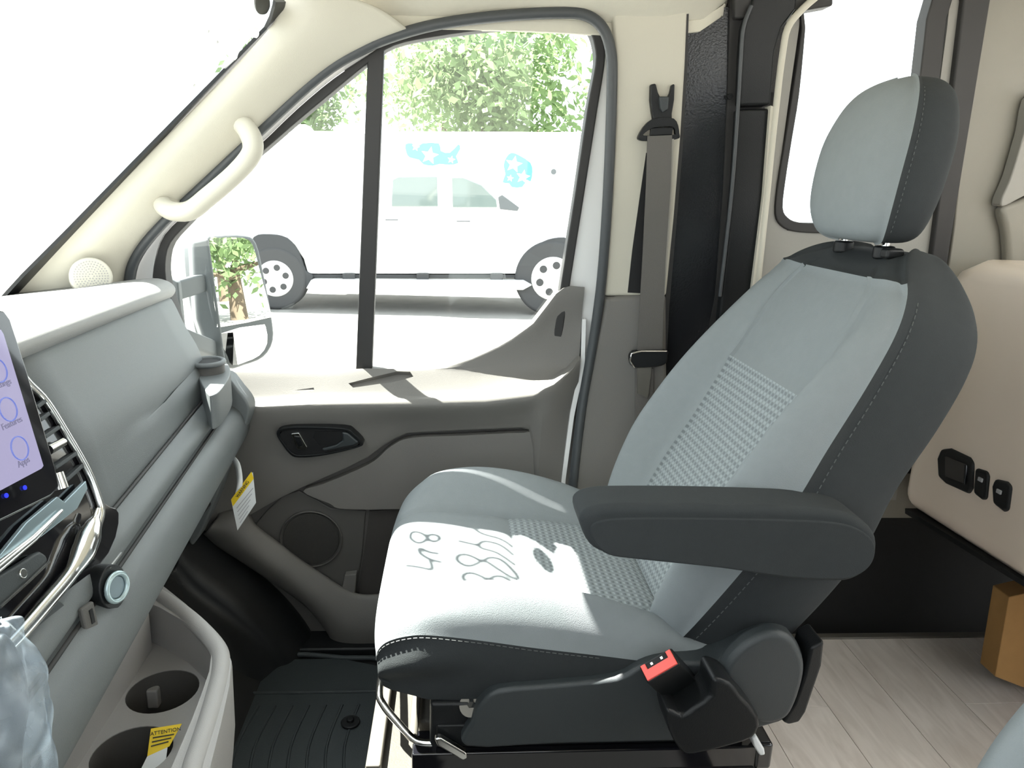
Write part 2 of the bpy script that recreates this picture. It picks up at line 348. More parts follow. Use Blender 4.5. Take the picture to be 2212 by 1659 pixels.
dd = thing('door_2', (-0.2, -0.9, 0.0), 'shut driver door beside the viewer, unseen, added to cut side light', kind='structure')  # closed door added to hold back light from the driver's side
frame('door_shell', [(-0.95, -0.90, -0.05), (0.76, -0.90, -0.05), (0.76, -0.88, 1.47), (-0.30, -0.86, 1.47), (-0.95, -0.90, 0.85)], [(-0.72, -0.90, 0.66), (0.32, -0.90, 0.66), (0.32, -0.88, 1.38), (-0.28, -0.86, 1.38), (-0.72, -0.90, 0.90)], (0, -0.05, 0), DOORG, dd)
# windshield: plane through the traced edge
WP = on(600, 20, 'y', 0.70); WQ = on(20, 650, 'y', 0.75); WD = (WQ-WP)/np.linalg.norm(WQ-WP)
WD[1] = 0; WD /= np.linalg.norm(WD)
WN = np.cross((0, 1, 0), WD)
def wsh(s, y): return WP + WD*s + np.array([0, y-WP[1], 0])
L = (WQ-WP) @ WD
ws = thing('window_1', wsh(L, 0), 'white-lit raked windshield at the upper left', kind='structure')
prism('pane', [wsh(-0.01, 0.73), wsh(L+0.08, 0.80), wsh(L+0.08, -0.85), wsh(-0.01, -0.80)], np.array(WN)*0.004, GLASS, ws)
# black ceramic border along the pillar and header
edge = [(612, -2), (610, 8), (600, 30), (583, 62), (470, 181), (300, 354), (150, 509), (60, 603), (0, 672)]
inner = [(590, -2), (588, 10), (581, 35), (570, 58), (458, 173), (289, 345), (138, 500), (46, 592), (-14, 658)]
def wpx(p): return onp(p[0], p[1], WP, WN)
A = [wpx(p) for p in edge]; B = [wpx(p) for p in inner]
prism('frit_band', A+B[::-1], np.array(WN)*-0.006, BLACKP, ws)

hd = box('trim_0', (-0.290, -0.86, 1.365), (-0.24, 0.70, 1.52), BEIGE, bevel=0.02); tag(hd, 'beige windshield header above the glass', kind='structure')
rr_ = prism('trim_7', [(-0.30, 0.80, 1.415), (-0.30, 0.885, 1.400), (-0.30, 0.890, 1.44), (-0.30, 0.80, 1.50)], (0.92, 0, 0), WHITEP, bevel=0.008); tag(rr_, 'white roof side rail above the passenger door', kind='structure')
# A-pillar trim
Wp = [(-40, 700), (2, 668), (62, 603), (152, 509), (302, 354), (472, 182), (580, 66), (603, 20), (612, -40)]
Sp = [(262, 720), (262, 655), (262, 600), (287, 540), (348, 468), (545, 285), (690, 157), (790, 97), (880, 62)]
net = []
for i in range(9):
    a = on(*Wp[i], 'y', 0.75-0.006*i); b = side(*Sp[i], 0.835); c = a*0.66+b*0.34; d = a*0.3+b*0.7
    net.append([a, c+np.array([0.012, -0.02, 0.006]), d+np.array([0.014, -0.02, 0.008]), b, b+np.array([0.0, 0.03, 0.0])])
G = dense(net, 6, 6)
ap = thing('trim_1', net[2][1], 'beige windshield pillar trim with a white grab handle', kind='structure')
part('pillar_cover', G, 0, G.shape[0]-1, 0, G.shape[1]-1, BEIGE, ap, solid=0.004)
# grab handle
gp = [(374, 432, 0.80), (352, 442, 0.765), (372, 456, 0.745), (410, 455, 0.735), (450, 425, 0.73), (505, 378, 0.728), (540, 338, 0.73), (546, 308, 0.738), (530, 275, 0.75), (508, 262, 0.77), (497, 290, 0.80)]
pts = cr([on(a, b, 'y', y) for a, b, y in gp], 5)
rr = np.interp(np.linspace(0, 1, len(pts)), [0, .08, .25, .5, .75, .92, 1], [.016, .017, .018, .0175, .019, .018, .016])
tube('grab_handle', pts, rr, BEIGE, ap, n=14)
bk = [on(a, b, 'y', 0.775) for a, b in [(335, 452), (500, 270), (535, 300), (372, 470)]]
# tweeter grille at the foot of the pillar
tc_ = on(197, 597, 'y', 0.715)
tg = disc('tweeter_grille', tc_, (0.45, -0.85, 0.25), 0.036, 0.03, BEIGE, ap, n=36, bevel=0.004)
w = np.array((0.45, -0.85, 0.25)); w /= np.linalg.norm(w); u = np.cross(w, (0, 0, 1)); u /= np.linalg.norm(u); v = np.cross(w, u)
V = []; F = []
for ri in range(1, 7):
    for k in range(6*ri):
        t = 2*math.pi*k/(6*ri); c = tc_+w*0.0006+(math.cos(t)*u+math.sin(t)*v)*ri*0.0046; b0 = len(V)
        for q in range(6): V.append(c+0.0014*(math.cos(q*math.pi/3)*u+math.sin(q*math.pi/3)*v))
        F.append(tuple(range(b0, b0+6)))
h = mk('perforations', V, F, TRAYG, ap, smooth=False); tag(h, kind='stuff')

# body seal round the door opening
SEALP = [(285, 700), (280, 610), (298, 548), (355, 478), (440, 398), (552, 291), (692, 163), (790, 103), (870, 72), (960, 50), (1080, 35), (1200, 28), (1262, 32), (1300, 58), (1318, 105), (1322, 180), (1314, 400), (1300, 600), (1281, 740), (1257, 880), (1238, 1045), (1225, 1180)]
o = tube('trim_2', cr([side(a, b, 0.838) for a, b in SEALP], 5), 0.0105, SEAL, None, n=10); tag(o, 'dark rubber seal framing the passenger door opening', kind='structure')

# ================================================================== PASSENGER DOOR
dr = thing('door_1', (-0.17, 0.87, 0.0), 'closed grey passenger door with its window', kind='structure')
FO = [(350, 830), (345, 720), (330, 620), (335, 560), (355, 505), (410, 450), (480, 375), (556, 315), (640, 235), (720, 168), (800, 115), (850, 82), (930, 62), (1060, 45), (1180, 38), (1255, 36), (1292, 55), (1306, 95), (1306, 140), (1290, 240), (1262, 420), (1232, 610), (1210, 760), (1200, 830)]
FI = [(400, 830), (385, 700), (362, 620), (357, 570), (368, 525), (410, 478), (490, 392), (570, 325), (645, 260), (722, 196), (800, 132), (852, 98), (935, 80), (1060, 63), (1180, 54), (1245, 52), (1272, 66), (1284, 98), (1286, 140), (1268, 240), (1242, 420), (1212, 610), (1190, 760), (1180, 830)]
MO = [(330, 830), (310, 720), (296, 640), (288, 590), (306, 543), (360, 480), (446, 400), (556, 290), (630, 218), (700, 160), (790, 104), (850, 76), (930, 55), (1060, 38), (1180, 31), (1265, 33), (1302, 60), (1318, 108), (1320, 180), (1316, 280), (1310, 440), (1296, 610), (1277, 740), (1262, 850)]
def loop(P, y0): return cr([side(a, b, y0) for a, b in P], 3)
frame('window_metal', loop(MO, 0.872), loop(FO, 0.872), (0, 0.03, 0), WHITEP, dr)
frame('window_frame', loop(FO, 0.862), loop(FI, 0.862), (0, 0.035, 0), RUBBER, dr, bevel=0.003)
prism('window_divider', sides([(794, 118), (830, 96), (803, 812), (768, 812)], 0.862), (0, 0.02, 0), RUBBER, dr, bevel=0.003)
gq = FI[:11]+[(802, 128), (786, 830)]; gm = [(822, 115)]+FI[11:]+[(795, 830)]
prism('quarter_pane', sides(gq, 0.885), (0, 0.004, 0), GLASS, dr)
prism('drop_pane', sides(gm, 0.885), (0, 0.004, 0), GLASS, dr)

# lower door skin
base = [(380, 840), (1262, 840), (1240, 960), (1222, 1100), (1180, 1450), (830, 1440), (700, 1440), (600, 1400), (480, 1300), (380, 1200), (360, 1000)]
prism('door_skin', onY(base, 0.872), (0, 0.05, 0), DOORD, dr, bevel=0.004)
prism('white_shut_edge', onY([(1258, 690), (1266, 690), (1263, 790), (1240, 900), (1222, 1035), (1214, 1150), (1206, 1150), (1213, 1035), (1232, 890), (1254, 780)], 0.846), (0, 0.02, 0), WHITEP, dr)
# upper trim with the sunlit shelf
def zpx(x_, pts, y):                                 # height of a traced line over x at depth y
    P = np.array([on(a, b, 'y', y) for a, b in pts]); return np.interp(x_, P[:, 0], P[:, 2])
lowl = [(380, 1190), (470, 1150), (560, 1100), (600, 1078), (655, 1052), (750, 1012), (800, 988), (835, 958), (880, 938), (1000, 932), (1135, 926), (1150, 935), (1155, 1100), (1225, 1100)]
edgel = [(380, 885), (560, 878), (700, 870), (900, 866), (1050, 862), (1150, 850), (1200, 832), (1240, 802), (1256, 785)]
topl = [(380, 806), (700, 803), (785, 797), (900, 796), (960, 790), (1020, 772), (1090, 742), (1150, 700), (1185, 655), (1205, 628), (1225, 619), (1262, 621), (1276, 640)]
xs = list(np.linspace(-0.70, 0.12, 30))+[0.135, 0.15, 0.165, 0.175, 0.19, 0.21, 0.225, 0.24, 0.252, 0.262, 0.270]
net = []
for x_ in xs:
    zl = zpx(x_, lowl, 0.845); ze = zpx(x_, edgel, 0.80); zt = zpx(x_, topl, 0.855)
    ye = 0.80+0.035*max(0, (x_-0.16)/0.11)**2
    zs = min(zt-0.002, 0.668+0.02*max(0, (x_-0.05)/0.2))
    zs = max(zs, ze+0.012)
    zt = max(zt, zs+0.002)
    net.append([(x_, 0.875, zl-0.004), (x_, 0.852, zl), (x_, 0.845, zl+0.012), (x_, ye+0.030, zl*0.35+ze*0.65-0.02), (x_, ye, ze-0.014), (x_, ye+0.006, ze+0.002), (x_, ye+0.02, ze+0.008), (x_, 0.850, zs), (x_, 0.854, (zs+zt)/2), (x_, yof(zt, 0.858), zt-0.003), (x_, yof(zt, 0.866), zt), (x_, yof(zt, 0.885), zt)])
G = np.array([np.vstack([cr(r, 4), [(r[0][0], 0.892, r[-1][2]), (r[0][0], 0.892, r[0][2])]]) for r in net])
a_, b_ = G.shape[:2]
F = [(i*b_+j, (i+1)*b_+j, (i+1)*b_+(j+1) % b_, i*b_+(j+1) % b_) for i in range(a_-1) for j in range(b_)]+[tuple(range(b_)), tuple((a_-1)*b_+j for j in range(b_-1, -1, -1))]
up_ = mk('upper_trim', G.reshape(-1, 3), F, DOORG, dr)
# pull recess and switch slot in the shelf
nS = np.array([0, -0.785, 0.62]); pS = (0, 0.835, 0.649)
def slot(P, d):
    Q = [onp(a, b, pS, nS) for a, b in P]; return prism('cut', [q+nS*0.04 for q in Q], -nS*(0.04+d), DOORG)
boolcut(up_, [slot([(752, 826), (800, 815), (858, 802), (886, 803), (893, 813), (862, 822), (780, 833), (762, 835)], 0.016), slot([(588, 850), (600, 843), (676, 834), (678, 840), (612, 850), (594, 856)], 0.010)])
# insert panel, speaker panel, pocket and bin lip
ins = [(655, 1062), (700, 1045), (760, 1020), (808, 996), (845, 964), (890, 946), (1000, 941), (1132, 935), (1147, 944), (1146, 1100), (900, 1100), (745, 1100), (712, 1088)]
prism('insert_panel', cr(onY(ins, 0.848), 4, True), (0, 0.03, 0), DOORG, dr, bevel=0.006)
spk = [(545, 1140), (575, 1105), (610, 1072), (645, 1060), (680, 1078), (715, 1098), (790, 1104), (782, 1200), (765, 1295), (735, 1275), (640, 1212), (570, 1160)]
prism('speaker_panel', onY(spk, 0.866), (0, 0.02, 0), DOORD, dr, bevel=0.003)
sc_ = on(672, 1165, 'y', 0.862)
disc('speaker_grille', sc_, (0, -1, 0), 0.064, 0.02, mat('speaker_mesh', (0.04, 0.038, 0.035), 0.8, bump=0.8, bscale=900), dr, n=40, bevel=0.003)
tube('speaker_ring', [sc_+np.array([0.069*math.cos(t), -0.0005, 0.069*math.sin(t)]) for t in np.linspace(0, 2*math.pi, 41)[:-1]], 0.0025, DOORD, dr, n=6, closed=True)
pk = [(798, 1104), (900, 1098), (900, 1330), (770, 1300), (785, 1200)]
prism('map_pocket', onY(pk, 0.868), (0, 0.015, 0), mat('pocket_plastic', (0.05, 0.045, 0.042), 0.6, bump=0.2, bscale=800), dr)
lip_t = [(470, 1120), (520, 1110), (545, 1143), (600, 1185), (640, 1216), (700, 1256), (740, 1282), (780, 1296), (840, 1293), (920, 1285)]
lip_b = [(440, 1150), (470, 1176), (540, 1222), (600, 1262), (660, 1305), (700, 1350), (725, 1390), (750, 1414), (800, 1418), (920, 1400)]
net = []
for a, b in zip(lip_t, lip_b):
    p = on(*a, 'y', 0.83); q = on(*b, 'y', 0.845); mid = (p*0.55+q*0.45); mid[1] = 0.815
    net.append([p+np.array([0, 0.03, -0.01]), p+np.array([0, 0.012, 0.003]), p, mid, q, q+np.array([0, 0.03, 0])])
G = dense(net, 5, 5)
part('bin_lip', G, 0, G.shape[0]-1, 0, G.shape[1]-1, DOORG, dr, solid=0.004)
prism('divider_tab', onY([(745, 1243), (770, 1240), (765, 1300), (735, 1285)], 0.842), (0, 0.02, 0), DOORG, dr, bevel=0.002)
# handle
def hd_(P, o=0.0): return [onp(a, b, (0, 0.824-o, 0.475), (0, 1, 0.30)) for a, b in P]
bz = [(597, 938), (604, 927), (640, 922), (740, 925), (765, 937), (784, 958), (776, 966), (740, 976), (690, 986), (645, 989), (626, 982), (606, 956)]
bz3 = hd_(bz, 0.006)
cb = np.mean(bz3, axis=0)
frame('handle_bezel', cr(bz3, 3, True), cr([cb+(p-cb)*np.array([0.92, 0.84, 0.84]) for p in bz3], 3, True), (0, 0.03, 0), BLACKP, dr, bevel=0.002)
prism('handle_cup', [cb+(p-cb)*np.array([0.93, 0.86, 0.86])+np.array([0, 0.003, 0]) for p in bz3], (0, 0.02, 0), mat('handle_cup_black', (0.018, 0.018, 0.019), 0.4), dr)
prism('lock_button', hd_([(628, 937), (646, 935), (664, 966), (660, 973), (642, 971), (634, 955)], 0.006), (0, 0.01, 0), CHROME, dr, bevel=0.002)
prism('lock_slider', hd_([(634, 942), (648, 944), (655, 962), (645, 966)], 0.0085), (0, 0.01, 0), BLACKP, dr, bevel=0.002)
prism('release_lever', hd_([(738, 934), (752, 936), (775, 956), (764, 963), (735, 968), (700, 976), (694, 970), (725, 962), (740, 952)], 0.009), (0, 0.01, 0), SLATE, dr, bevel=0.004)
prism('lever_recess', hd_([(680, 932), (738, 932), (742, 950), (722, 960), (690, 962), (676, 945)], 0.005), (0, 0.004, 0), DARKIN, dr)

# ================================================================== B-PILLAR AND LIVING-AREA WALL
bp = thing('trim_3', (0.38, 0.84, 0.1), 'door pillar trim, beige above and grey below', kind='structure')
upl = [(1322, 26), (1400, 22), (1487, 17), (1482, 140), (1472, 300), (1458, 470), (1441, 640), (1306, 640), (1309, 590), (1320, 420), (1328, 260), (1328, 120)]
prism('upper_cover', sides(upl, 0.842), (0, 0.06, 0), BEIGE, bp, bevel=0.008)
prism('belt_slot', sides([(1396, 330), (1402, 330), (1400, 480), (1395, 634), (1356, 632), (1366, 540), (1380, 440)], 0.8405), (0, 0.01, 0), DARKIN, bp)
lwl = [(1306, 642), (1441, 634), (1441, 760), (1445, 900), (1430, 1090), (1235, 1090), (1243, 1000), (1252, 920), (1268, 820), (1282, 760), (1296, 700)]
prism('lower_cover', sides(lwl, 0.836), (0, 0.08, 0), DOORG, bp, bevel=0.012)
prism('sill_trim', [on(1215, 1075, 'y', 0.83), on(1360, 1060, 'y', 0.83), on(1365, 1085, 'y', 0.80), on(1215, 1085, 'y', 0.80)], (0, 0, -0.03), BEIGE, bp, bevel=0.003)

bk = thing('trim_4', (0.52, 0.86, 0.1), 'black painted body pillar beside the seat belt', kind='structure')
prism('painted_panel', sides([(1484, 24), (1584, 14), (1578, 250), (1565, 480), (1545, 680), (1500, 900), (1430, 1000), (1436, 700), (1456, 480), (1470, 300), (1480, 140)], 0.868), (0, 0.04, 0), PAINTK, bk)
prism('edge_flange', sides([(1483, 24), (1488, 24), (1484, 160), (1474, 330), (1460, 500), (1446, 660), (1440, 780), (1428, 780), (1438, 640), (1454, 470), (1469, 290), (1477, 140)], 0.845), (0, 0.03, 0), RUBBER, bk)
prism('rear_channel', sides([(1578, -20), (1606, -20), (1596, 200), (1585, 420), (1565, 620), (1545, 760), (1520, 760), (1545, 640), (1562, 420), (1572, 200)], 0.862), (0, 0.03, 0), RUBBER, bk)
bo = np.array([-1, 0, 0])
prism('bolt_head', [side(1578, 208, 0.855)+np.array([0.006*math.cos(t), 0, 0.006*math.sin(t)]) for t in np.linspace(0, 2*math.pi, 7)[:-1]], (0, 0.01, 0), BLACKP, bk)

prism('body_pillar', [(0.30, 0.92, -0.02), (0.66, 0.92, -0.02), (0.66, 0.86, 1.50), (0.36, 0.86, 1.50), (0.30, 0.905, 0.9)], (0, 0.03, 0), PAINTK, bk)
po = thing('trim_5', (0.65, 0.84, 0.3), 'black upright post cover with a seam, beside the sliding door', kind='structure')
prism('post_core', sides([(1590, -60), (1790, -60), (1700, 40), (1668, 240), (1640, 560), (1600, 760), (1545, 760), (1572, 520)], 0.872), (0, 0.03, 0), RUBBER, po)
prism('lower_post_cover', sides([(1593, 236), (1663, 234), (1648, 420), (1630, 600), (1600, 760), (1545, 760), (1572, 520), (1585, 380)], 0.842), (0, 0.05, 0), BLACKP, po, bevel=0.006)
prism('upper_post_cover', sides([(1597, 229), (1665, 227), (1675, 110), (1690, 60), (1720, 20), (1725, -40), (1640, -40), (1622, 10), (1606, 60), (1601, 120)], 0.838), (0, 0.05, 0), BLACKP, po, bevel=0.006)
prism('overhead_rail', sides([(1585, -60), (1800, -60), (1800, 12), (1720, 26), (1690, 4), (1650, -10), (1610, 40), (1588, 40)], 0.846), (0, 0.04, 0), RUBBER, po, bevel=0.004)
tube('edge_bead', cr(sides([(1623, 12), (1606, 60), (1600, 130), (1594, 232), (1580, 420), (1555, 640)], 0.838), 4), 0.004, SEAL, po)
prism('beige_edge_trim', cr(sides([(1665, 228), (1676, 232), (1656, 420), (1634, 640), (1622, 640), (1650, 420)], 0.832), 1, True), (0, 0.03, 0), BEIGE, po)
tube('beige_welt', cr(sides([(1780, -20), (1735, 18), (1702, 60), (1690, 120), (1680, 200), (1669, 300), (1655, 440), (1634, 640)], 0.834), 4), 0.0065, BEIGE, po)

# sliding door wall with its window
wr = thing('wall_right', (1.0, 0.88, 0.3), 'warm grey sliding door lining beside the seat', kind='structure')
WO = [(1660, 200), (1675, 60), (1690, -120), (2120, -120), (2100, 60), (2060, 300), (2010, 600), (1970, 900), (1935, 1080), (1620, 1080), (1610, 800), (1640, 460)]
WI = [(1706, 200), (1726, 60), (1740, -100), (2062, -100), (2046, 60), (2018, 270), (1990, 430), (1966, 490), (1900, 506), (1760, 502), (1700, 498), (1674, 440)]
frame('lining', [side(a, b, 0.872) for a, b in WO], [side(a, b, 0.872) for a, b in WI], (0, 0.03, 0), WALLG, wr)
w2 = thing('window_2', side(1850, 500, 0.87), 'bright side window with a black surround behind the headrest', kind='structure')
GO = [(1712, 200), (1732, 60), (1744, -100), (2058, -100), (2046, 40), (2022, 240), (1992, 420), (1982, 460), (1955, 490), (1900, 504), (1770, 504), (1715, 500), (1688, 488), (1675, 462), (1680, 400), (1696, 300)]
GI = [(1728, 200), (1741, 60), (1752, -90), (2016, -90), (2002, 40), (1978, 240), (1952, 400), (1942, 440), (1925, 465), (1890, 480), (1770, 482), (1725, 480), (1703, 470), (1692, 448), (1698, 390), (1712, 300)]
frame('window_surround', [side(a, b, 0.866) for a, b in cr(GO, 3, True)], [side(a, b, 0.866) for a, b in cr(GI, 3, True)], (0, 0.035, 0), RUBBER, w2, bevel=0.003)
prism('pane', [side(a, b, 0.893) for a, b in GO], (0, 0.004, 0), GLASS, w2)
o = prism('trim_6', sides([(2074, -60), (2150, -60), (2141, 0), (2098, 260), (2052, 540), (2030, 700), (1995, 700), (2012, 560), (2050, 260), (2082, 0)], 0.858), (0, 0.03, 0), RUBBER, bevel=0.005); tag(o, 'black vertical seal strip at the back of the sliding door', kind='structure')
wq = thing('wall_panel', (1.3, 0.9, 0.9), 'beige padded wall behind the black seal strip', kind='structure')
prism('wall_sheet', [side(a, b, 0.874) for a, b in [(2120, -80), (2560, -80), (2560, 1010), (1985, 1010), (2060, 500)]], (0, 0.03, 0), WALLB, wq, bevel=0.004)
box('wall_backing', (0.95, 0.905, 0.30), (1.9, 0.93, 1.10), WALLB, wq)
prism('upper_pad', [side(a, b, 0.84) for a, b in cr([(2240, 200), (2212, 290), (2185, 380), (2164, 430), (2168, 446), (2212, 424), (2300, 380), (2330, 250)], 4, True)], (0, 0.03, 0), WALLG, wq, bevel=0.008)
prism('lower_pad', [side(a, b, 0.845) for a, b in cr([(2166, 452), (2212, 430), (2330, 390), (2330, 640), (2182, 640), (2178, 560), (2174, 500)], 4, True)], (0, 0.03, 0), WALLB, wq, bevel=0.012)

# galley end with sockets
ga = thing('galley_cabinet', (1.3, 0.5, 0.36), 'glossy cream galley end panel with black sockets behind the seat', 'cabinet')
prism('end_panel', [(1.05, 0.845, 0.365), (1.05, 0.13, 0.385), (1.05, 0.13, 0.96), (1.05, 0.74, 0.95), (1.05, 0.80, 0.925), (1.05, 0.845, 0.85)], (0.5, 0, 0), GALLEY, ga, bevel=0.045, seg=6)
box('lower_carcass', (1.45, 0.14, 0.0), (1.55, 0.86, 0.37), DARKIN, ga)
prism('bottom_edging', [on(1955, 1098, 'x', 1.052), on(2250, 1278, 'x', 1.052), on(2250, 1291, 'x', 1.052), on(1955, 1109, 'x', 1.052)], (0.3, 0, 0), BLACKP, ga)
def sock(name, px, m=BLACKP, bev=0.008, dep=0.014):
    P = [on(a, b, 'x', 1.044) for a, b in px]; return prism(name, P, (dep, 0, 0), m, ga, bevel=bev)
s1 = sock('power_outlet', [(2030, 970), (2050, 968), (2092, 988), (2100, 1000), (2098, 1055), (2090, 1068), (2040, 1045), (2024, 1030), (2022, 990)])
prism('outlet_face', [on(a, b, 'x', 1.040) for a, b in [(2040, 985), (2086, 1003), (2083, 1048), (2040, 1030)]], (0.006, 0, 0), GLOSSK, ga, bevel=0.003)
sock('light_switch', [(2104, 1010), (2130, 1018), (2133, 1030), (2128, 1080), (2118, 1080), (2100, 1066)])
sock('dimmer_switch', [(2146, 1034), (2172, 1040), (2182, 1050), (2175, 1104), (2165, 1106), (2142, 1088), (2140, 1050)])
for a, b in ((2117, 1036), (2157, 1062)):
    p = on(a, b, 'x', 1.042); box('rocker_mark', p-np.array([0.001, 0.006, 0.004]), p+np.array([0.004, 0.006, 0.004]), INKG, ga, bevel=0.001)

# cardboard box by the galley
o = prism('cardboard_box', [on(2180, 1290, 'y', 0.60), on(2300, 1262, 'y', 0.60), on(2300, 1520, 'y', 0.60), on(2150, 1462, 'y', 0.60)], (0.0, 0.05, 0.0), CARD, bevel=0.002)
tag(o, 'brown cardboard piece standing at the right edge below the galley', 'cardboard')

# ================================================================== SEAT BELT
sb = thing('seat_belt', (0.40, 0.80, 0.6), 'grey seat belt hanging from a black guide on the beige pillar', 'seat belt')
ay = 0.83
anchor = [(1406, 182), (1417, 180), (1422, 200), (1428, 212), (1442, 212), (1448, 200), (1452, 182), (1458, 181), (1457, 215), (1452, 245), (1452, 262), (1412, 262), (1408, 240), (1405, 215)]
prism('anchor_cover', sides(anchor, ay), (0, 0.02, 0), BLACKP, sb, bevel=0.003)
prism('adjuster_button', sides([(1424, 208), (1446, 208), (1444, 236), (1432, 244), (1426, 234)], ay-0.006), (0, 0.02, 0), SLATE, sb, bevel=0.003)
dO = cr(sides([(1408, 258), (1456, 256), (1468, 288), (1460, 301), (1390, 304), (1380, 292)], ay-0.004), 4, True)
dI = cr(sides([(1413, 276), (1452, 274), (1459, 287), (1454, 291), (1397, 293), (1391, 289)], ay-0.004), 4, True)
frame('belt_guide', dO, dI, (0, 0.012, 0), BLACKP, sb, bevel=0.003)
prism('guide_bridge', sides([(1406, 276), (1455, 274), (1452, 292), (1404, 294)], ay-0.002), (0, 0.006, 0), BLACKP, sb, bevel=0.002)
wl = [(1399, 294), (1396, 400), (1388, 560), (1380, 700), (1376, 770)]; wr_ = [(1452, 292), (1449, 400), (1438, 560), (1432, 700), (1430, 770)]
prism('webbing', sides(wl+wr_[::-1], 0.822), (0, 0.003, 0), BELT, sb)
prism('webbing_edge', sides([(1450, 300), (1456, 300), (1448, 460), (1436, 636), (1431, 636), (1442, 460)], 0.824), (0, 0.004, 0), mat('pale_belt_edge', (0.30, 0.28, 0.25), 0.8), sb)
tn = cr(onY([(1360, 772), (1366, 762), (1380, 758), (1440, 757), (1443, 768), (1440, 785), (1420, 793), (1380, 795), (1364, 790)], 0.808), 3, True)
prism('tongue', tn, (0, 0.018, 0), BLACKP, sb, bevel=0.004)
tube('tongue_rim', onY([(1440, 758), (1385, 758), (1364, 764), (1361, 780), (1370, 794)], 0.806), 0.0022, CHROME, sb, n=6)
prism('tongue_plate', onY([(1376, 795), (1408, 793), (1400, 860), (1378, 850)], 0.815), (0, 0.004, 0), STEEL, sb)
prism('lower_webbing', onY([(1372, 796), (1412, 796), (1405, 1000), (1372, 1000)], 0.822), (0, 0.003, 0), BELT, sb)

# ================================================================== PASSENGER SEAT
YC = 0.45
st = thing('passenger_seat', (0.2, YC, 0.0), 'two-tone grey fabric swivel passenger seat with sun across its cushion', 'seat')
def groove(G, js=(), is_=(), depth=0.005, wd=1.3, jr=None, ir=None):
    N = normals(G); d = np.zeros(G.shape[:2]); J = np.arange(G.shape[1])[None, :]; I = np.arange(G.shape[0])[:, None]
    for j in js:
        m = np.exp(-((J-j)/wd)**2)*np.ones_like(I, float)
        if ir: m = m*((I >= ir[0]) & (I <= ir[1]))
        d = np.maximum(d, m)
    for i in is_:
        m = np.exp(-((I-i)/wd)**2)*np.ones_like(J, float)
        if jr: m = m*((J >= jr[0]) & (J <= jr[1]))
        d = np.maximum(d, m)
    return G - N*(d*depth)[..., None]

# --- backrest: rows from the seat up, closed ring of columns
PHI = RAD(29); NF = np.array([-math.cos(PHI), 0, math.sin(PHI)])
rows = [  # x, z of the centre front, half width, bolster, depth
 (0.315, 0.375, 0.200, 0.020, 0.145), (0.350, 0.455, 0.236, 0.050, 0.155), (0.405, 0.560, 0.260, 0.066, 0.160), (0.455, 0.645, 0.264, 0.068, 0.158),
 (0.497, 0.730, 0.258, 0.056, 0.150), (0.540, 0.815, 0.254, 0.036, 0.152), (0.576, 0.885, 0.246, 0.018, 0.150), (0.600, 0.930, 0.232, 0.008, 0.142), (0.620, 0.962, 0.208, 0.004, 0.122), (0.645, 0.982, 0.176, 0.0, 0.085), (0.676, 0.988, 0.140, 0.0, 0.040), (0.70, 0.984, 0.11, 0.0, 0.008)]
KF = [1, 1, 1, 1, 1, .985, .955, .88, .74, .60, .5, .45]
cols = [(0, 0), (.30, 0), (.52, .02), (.585, .05), (.70, .55), (.82, 1.0), (.92, .80), (.985, .30)]     # lateral / w , forward / bolster
sidec = [(1.0, -.10), (1.0, -.45), (.965, -.82), (.85, -1.0), (.45, -1.04)]                            # lateral / w , forward / depth
net = []
for (x, z, w, b, dp), kf in zip(rows, KF):
    C0 = np.array([x, YC, z]); R = []
    half = [(q*w*kf, f*b-0.03*(1-kf)) for q, f in cols]+[(q*w*((1+kf)/2, (3+kf)/4, 1, 1, 1)[n_], f*dp) for n_, (q, f) in enumerate(sidec)]
    for d, f in half: R.append(C0+np.array([0, -d, 0])+NF*f)          # towards the viewer
    R.append(C0+NF*(-1.05*dp))
    for d, f in half[:0:-1]: R.append(C0+np.array([0, d, 0])+NF*f)
    net.append(R)
nh = len(cols)+len(sidec); NJ = 6; NI = 7
G = dense(net, NI, NJ, True); GJ = G.shape[1]
seam = 3*NJ; stit = 8*NJ-2
irow = 7*NI+3                                                          # dark band begins
ins_top = 4*NI+3
G = np.concatenate([G, G[:, :1]], axis=1)
G = groove(G, js=(seam, GJ-seam), depth=0.0045, wd=1.3, ir=(0, irow+3))
G = groove(G, js=(stit, GJ-stit), depth=0.004, wd=1.1)
G = groove(G, is_=(ins_top,), depth=0.004, wd=0.9, jr=(0, seam)); G = groove(G, is_=(ins_top,), depth=0.004, wd=0.9, jr=(GJ-seam, GJ))
G = groove(G, is_=(irow,), depth=0.004, wd=0.9, jr=(0, stit)); G = groove(G, is_=(irow,), depth=0.004, wd=0.9, jr=(GJ-stit, GJ))
G[:, -1] = G[:, 0]; G = G[:, :-1]
bk_ = thing('backrest', (0.45, YC, 0.4), None); bk_.parent = st; bk_.location = np.array((0.45, YC, 0.4))-ORG[st.name]
part('back_insert', G, 0, ins_top, -seam, seam, INSERT, bk_, wrap=True)
part('back_panel', G, ins_top, irow, -seam, seam, LGREY, bk_, wrap=True)
part('bolster', G, 0, irow, seam, stit, LGREY, bk_)
part('bolster', G, 0, irow, GJ-stit, GJ-seam, LGREY, bk_)
part('back_shell', G, 0, irow, stit, GJ-stit, DGREY, bk_)
part('top_band', G, irow, G.shape[0]-1, 0, GJ, DGREY, bk_, wrap=True)
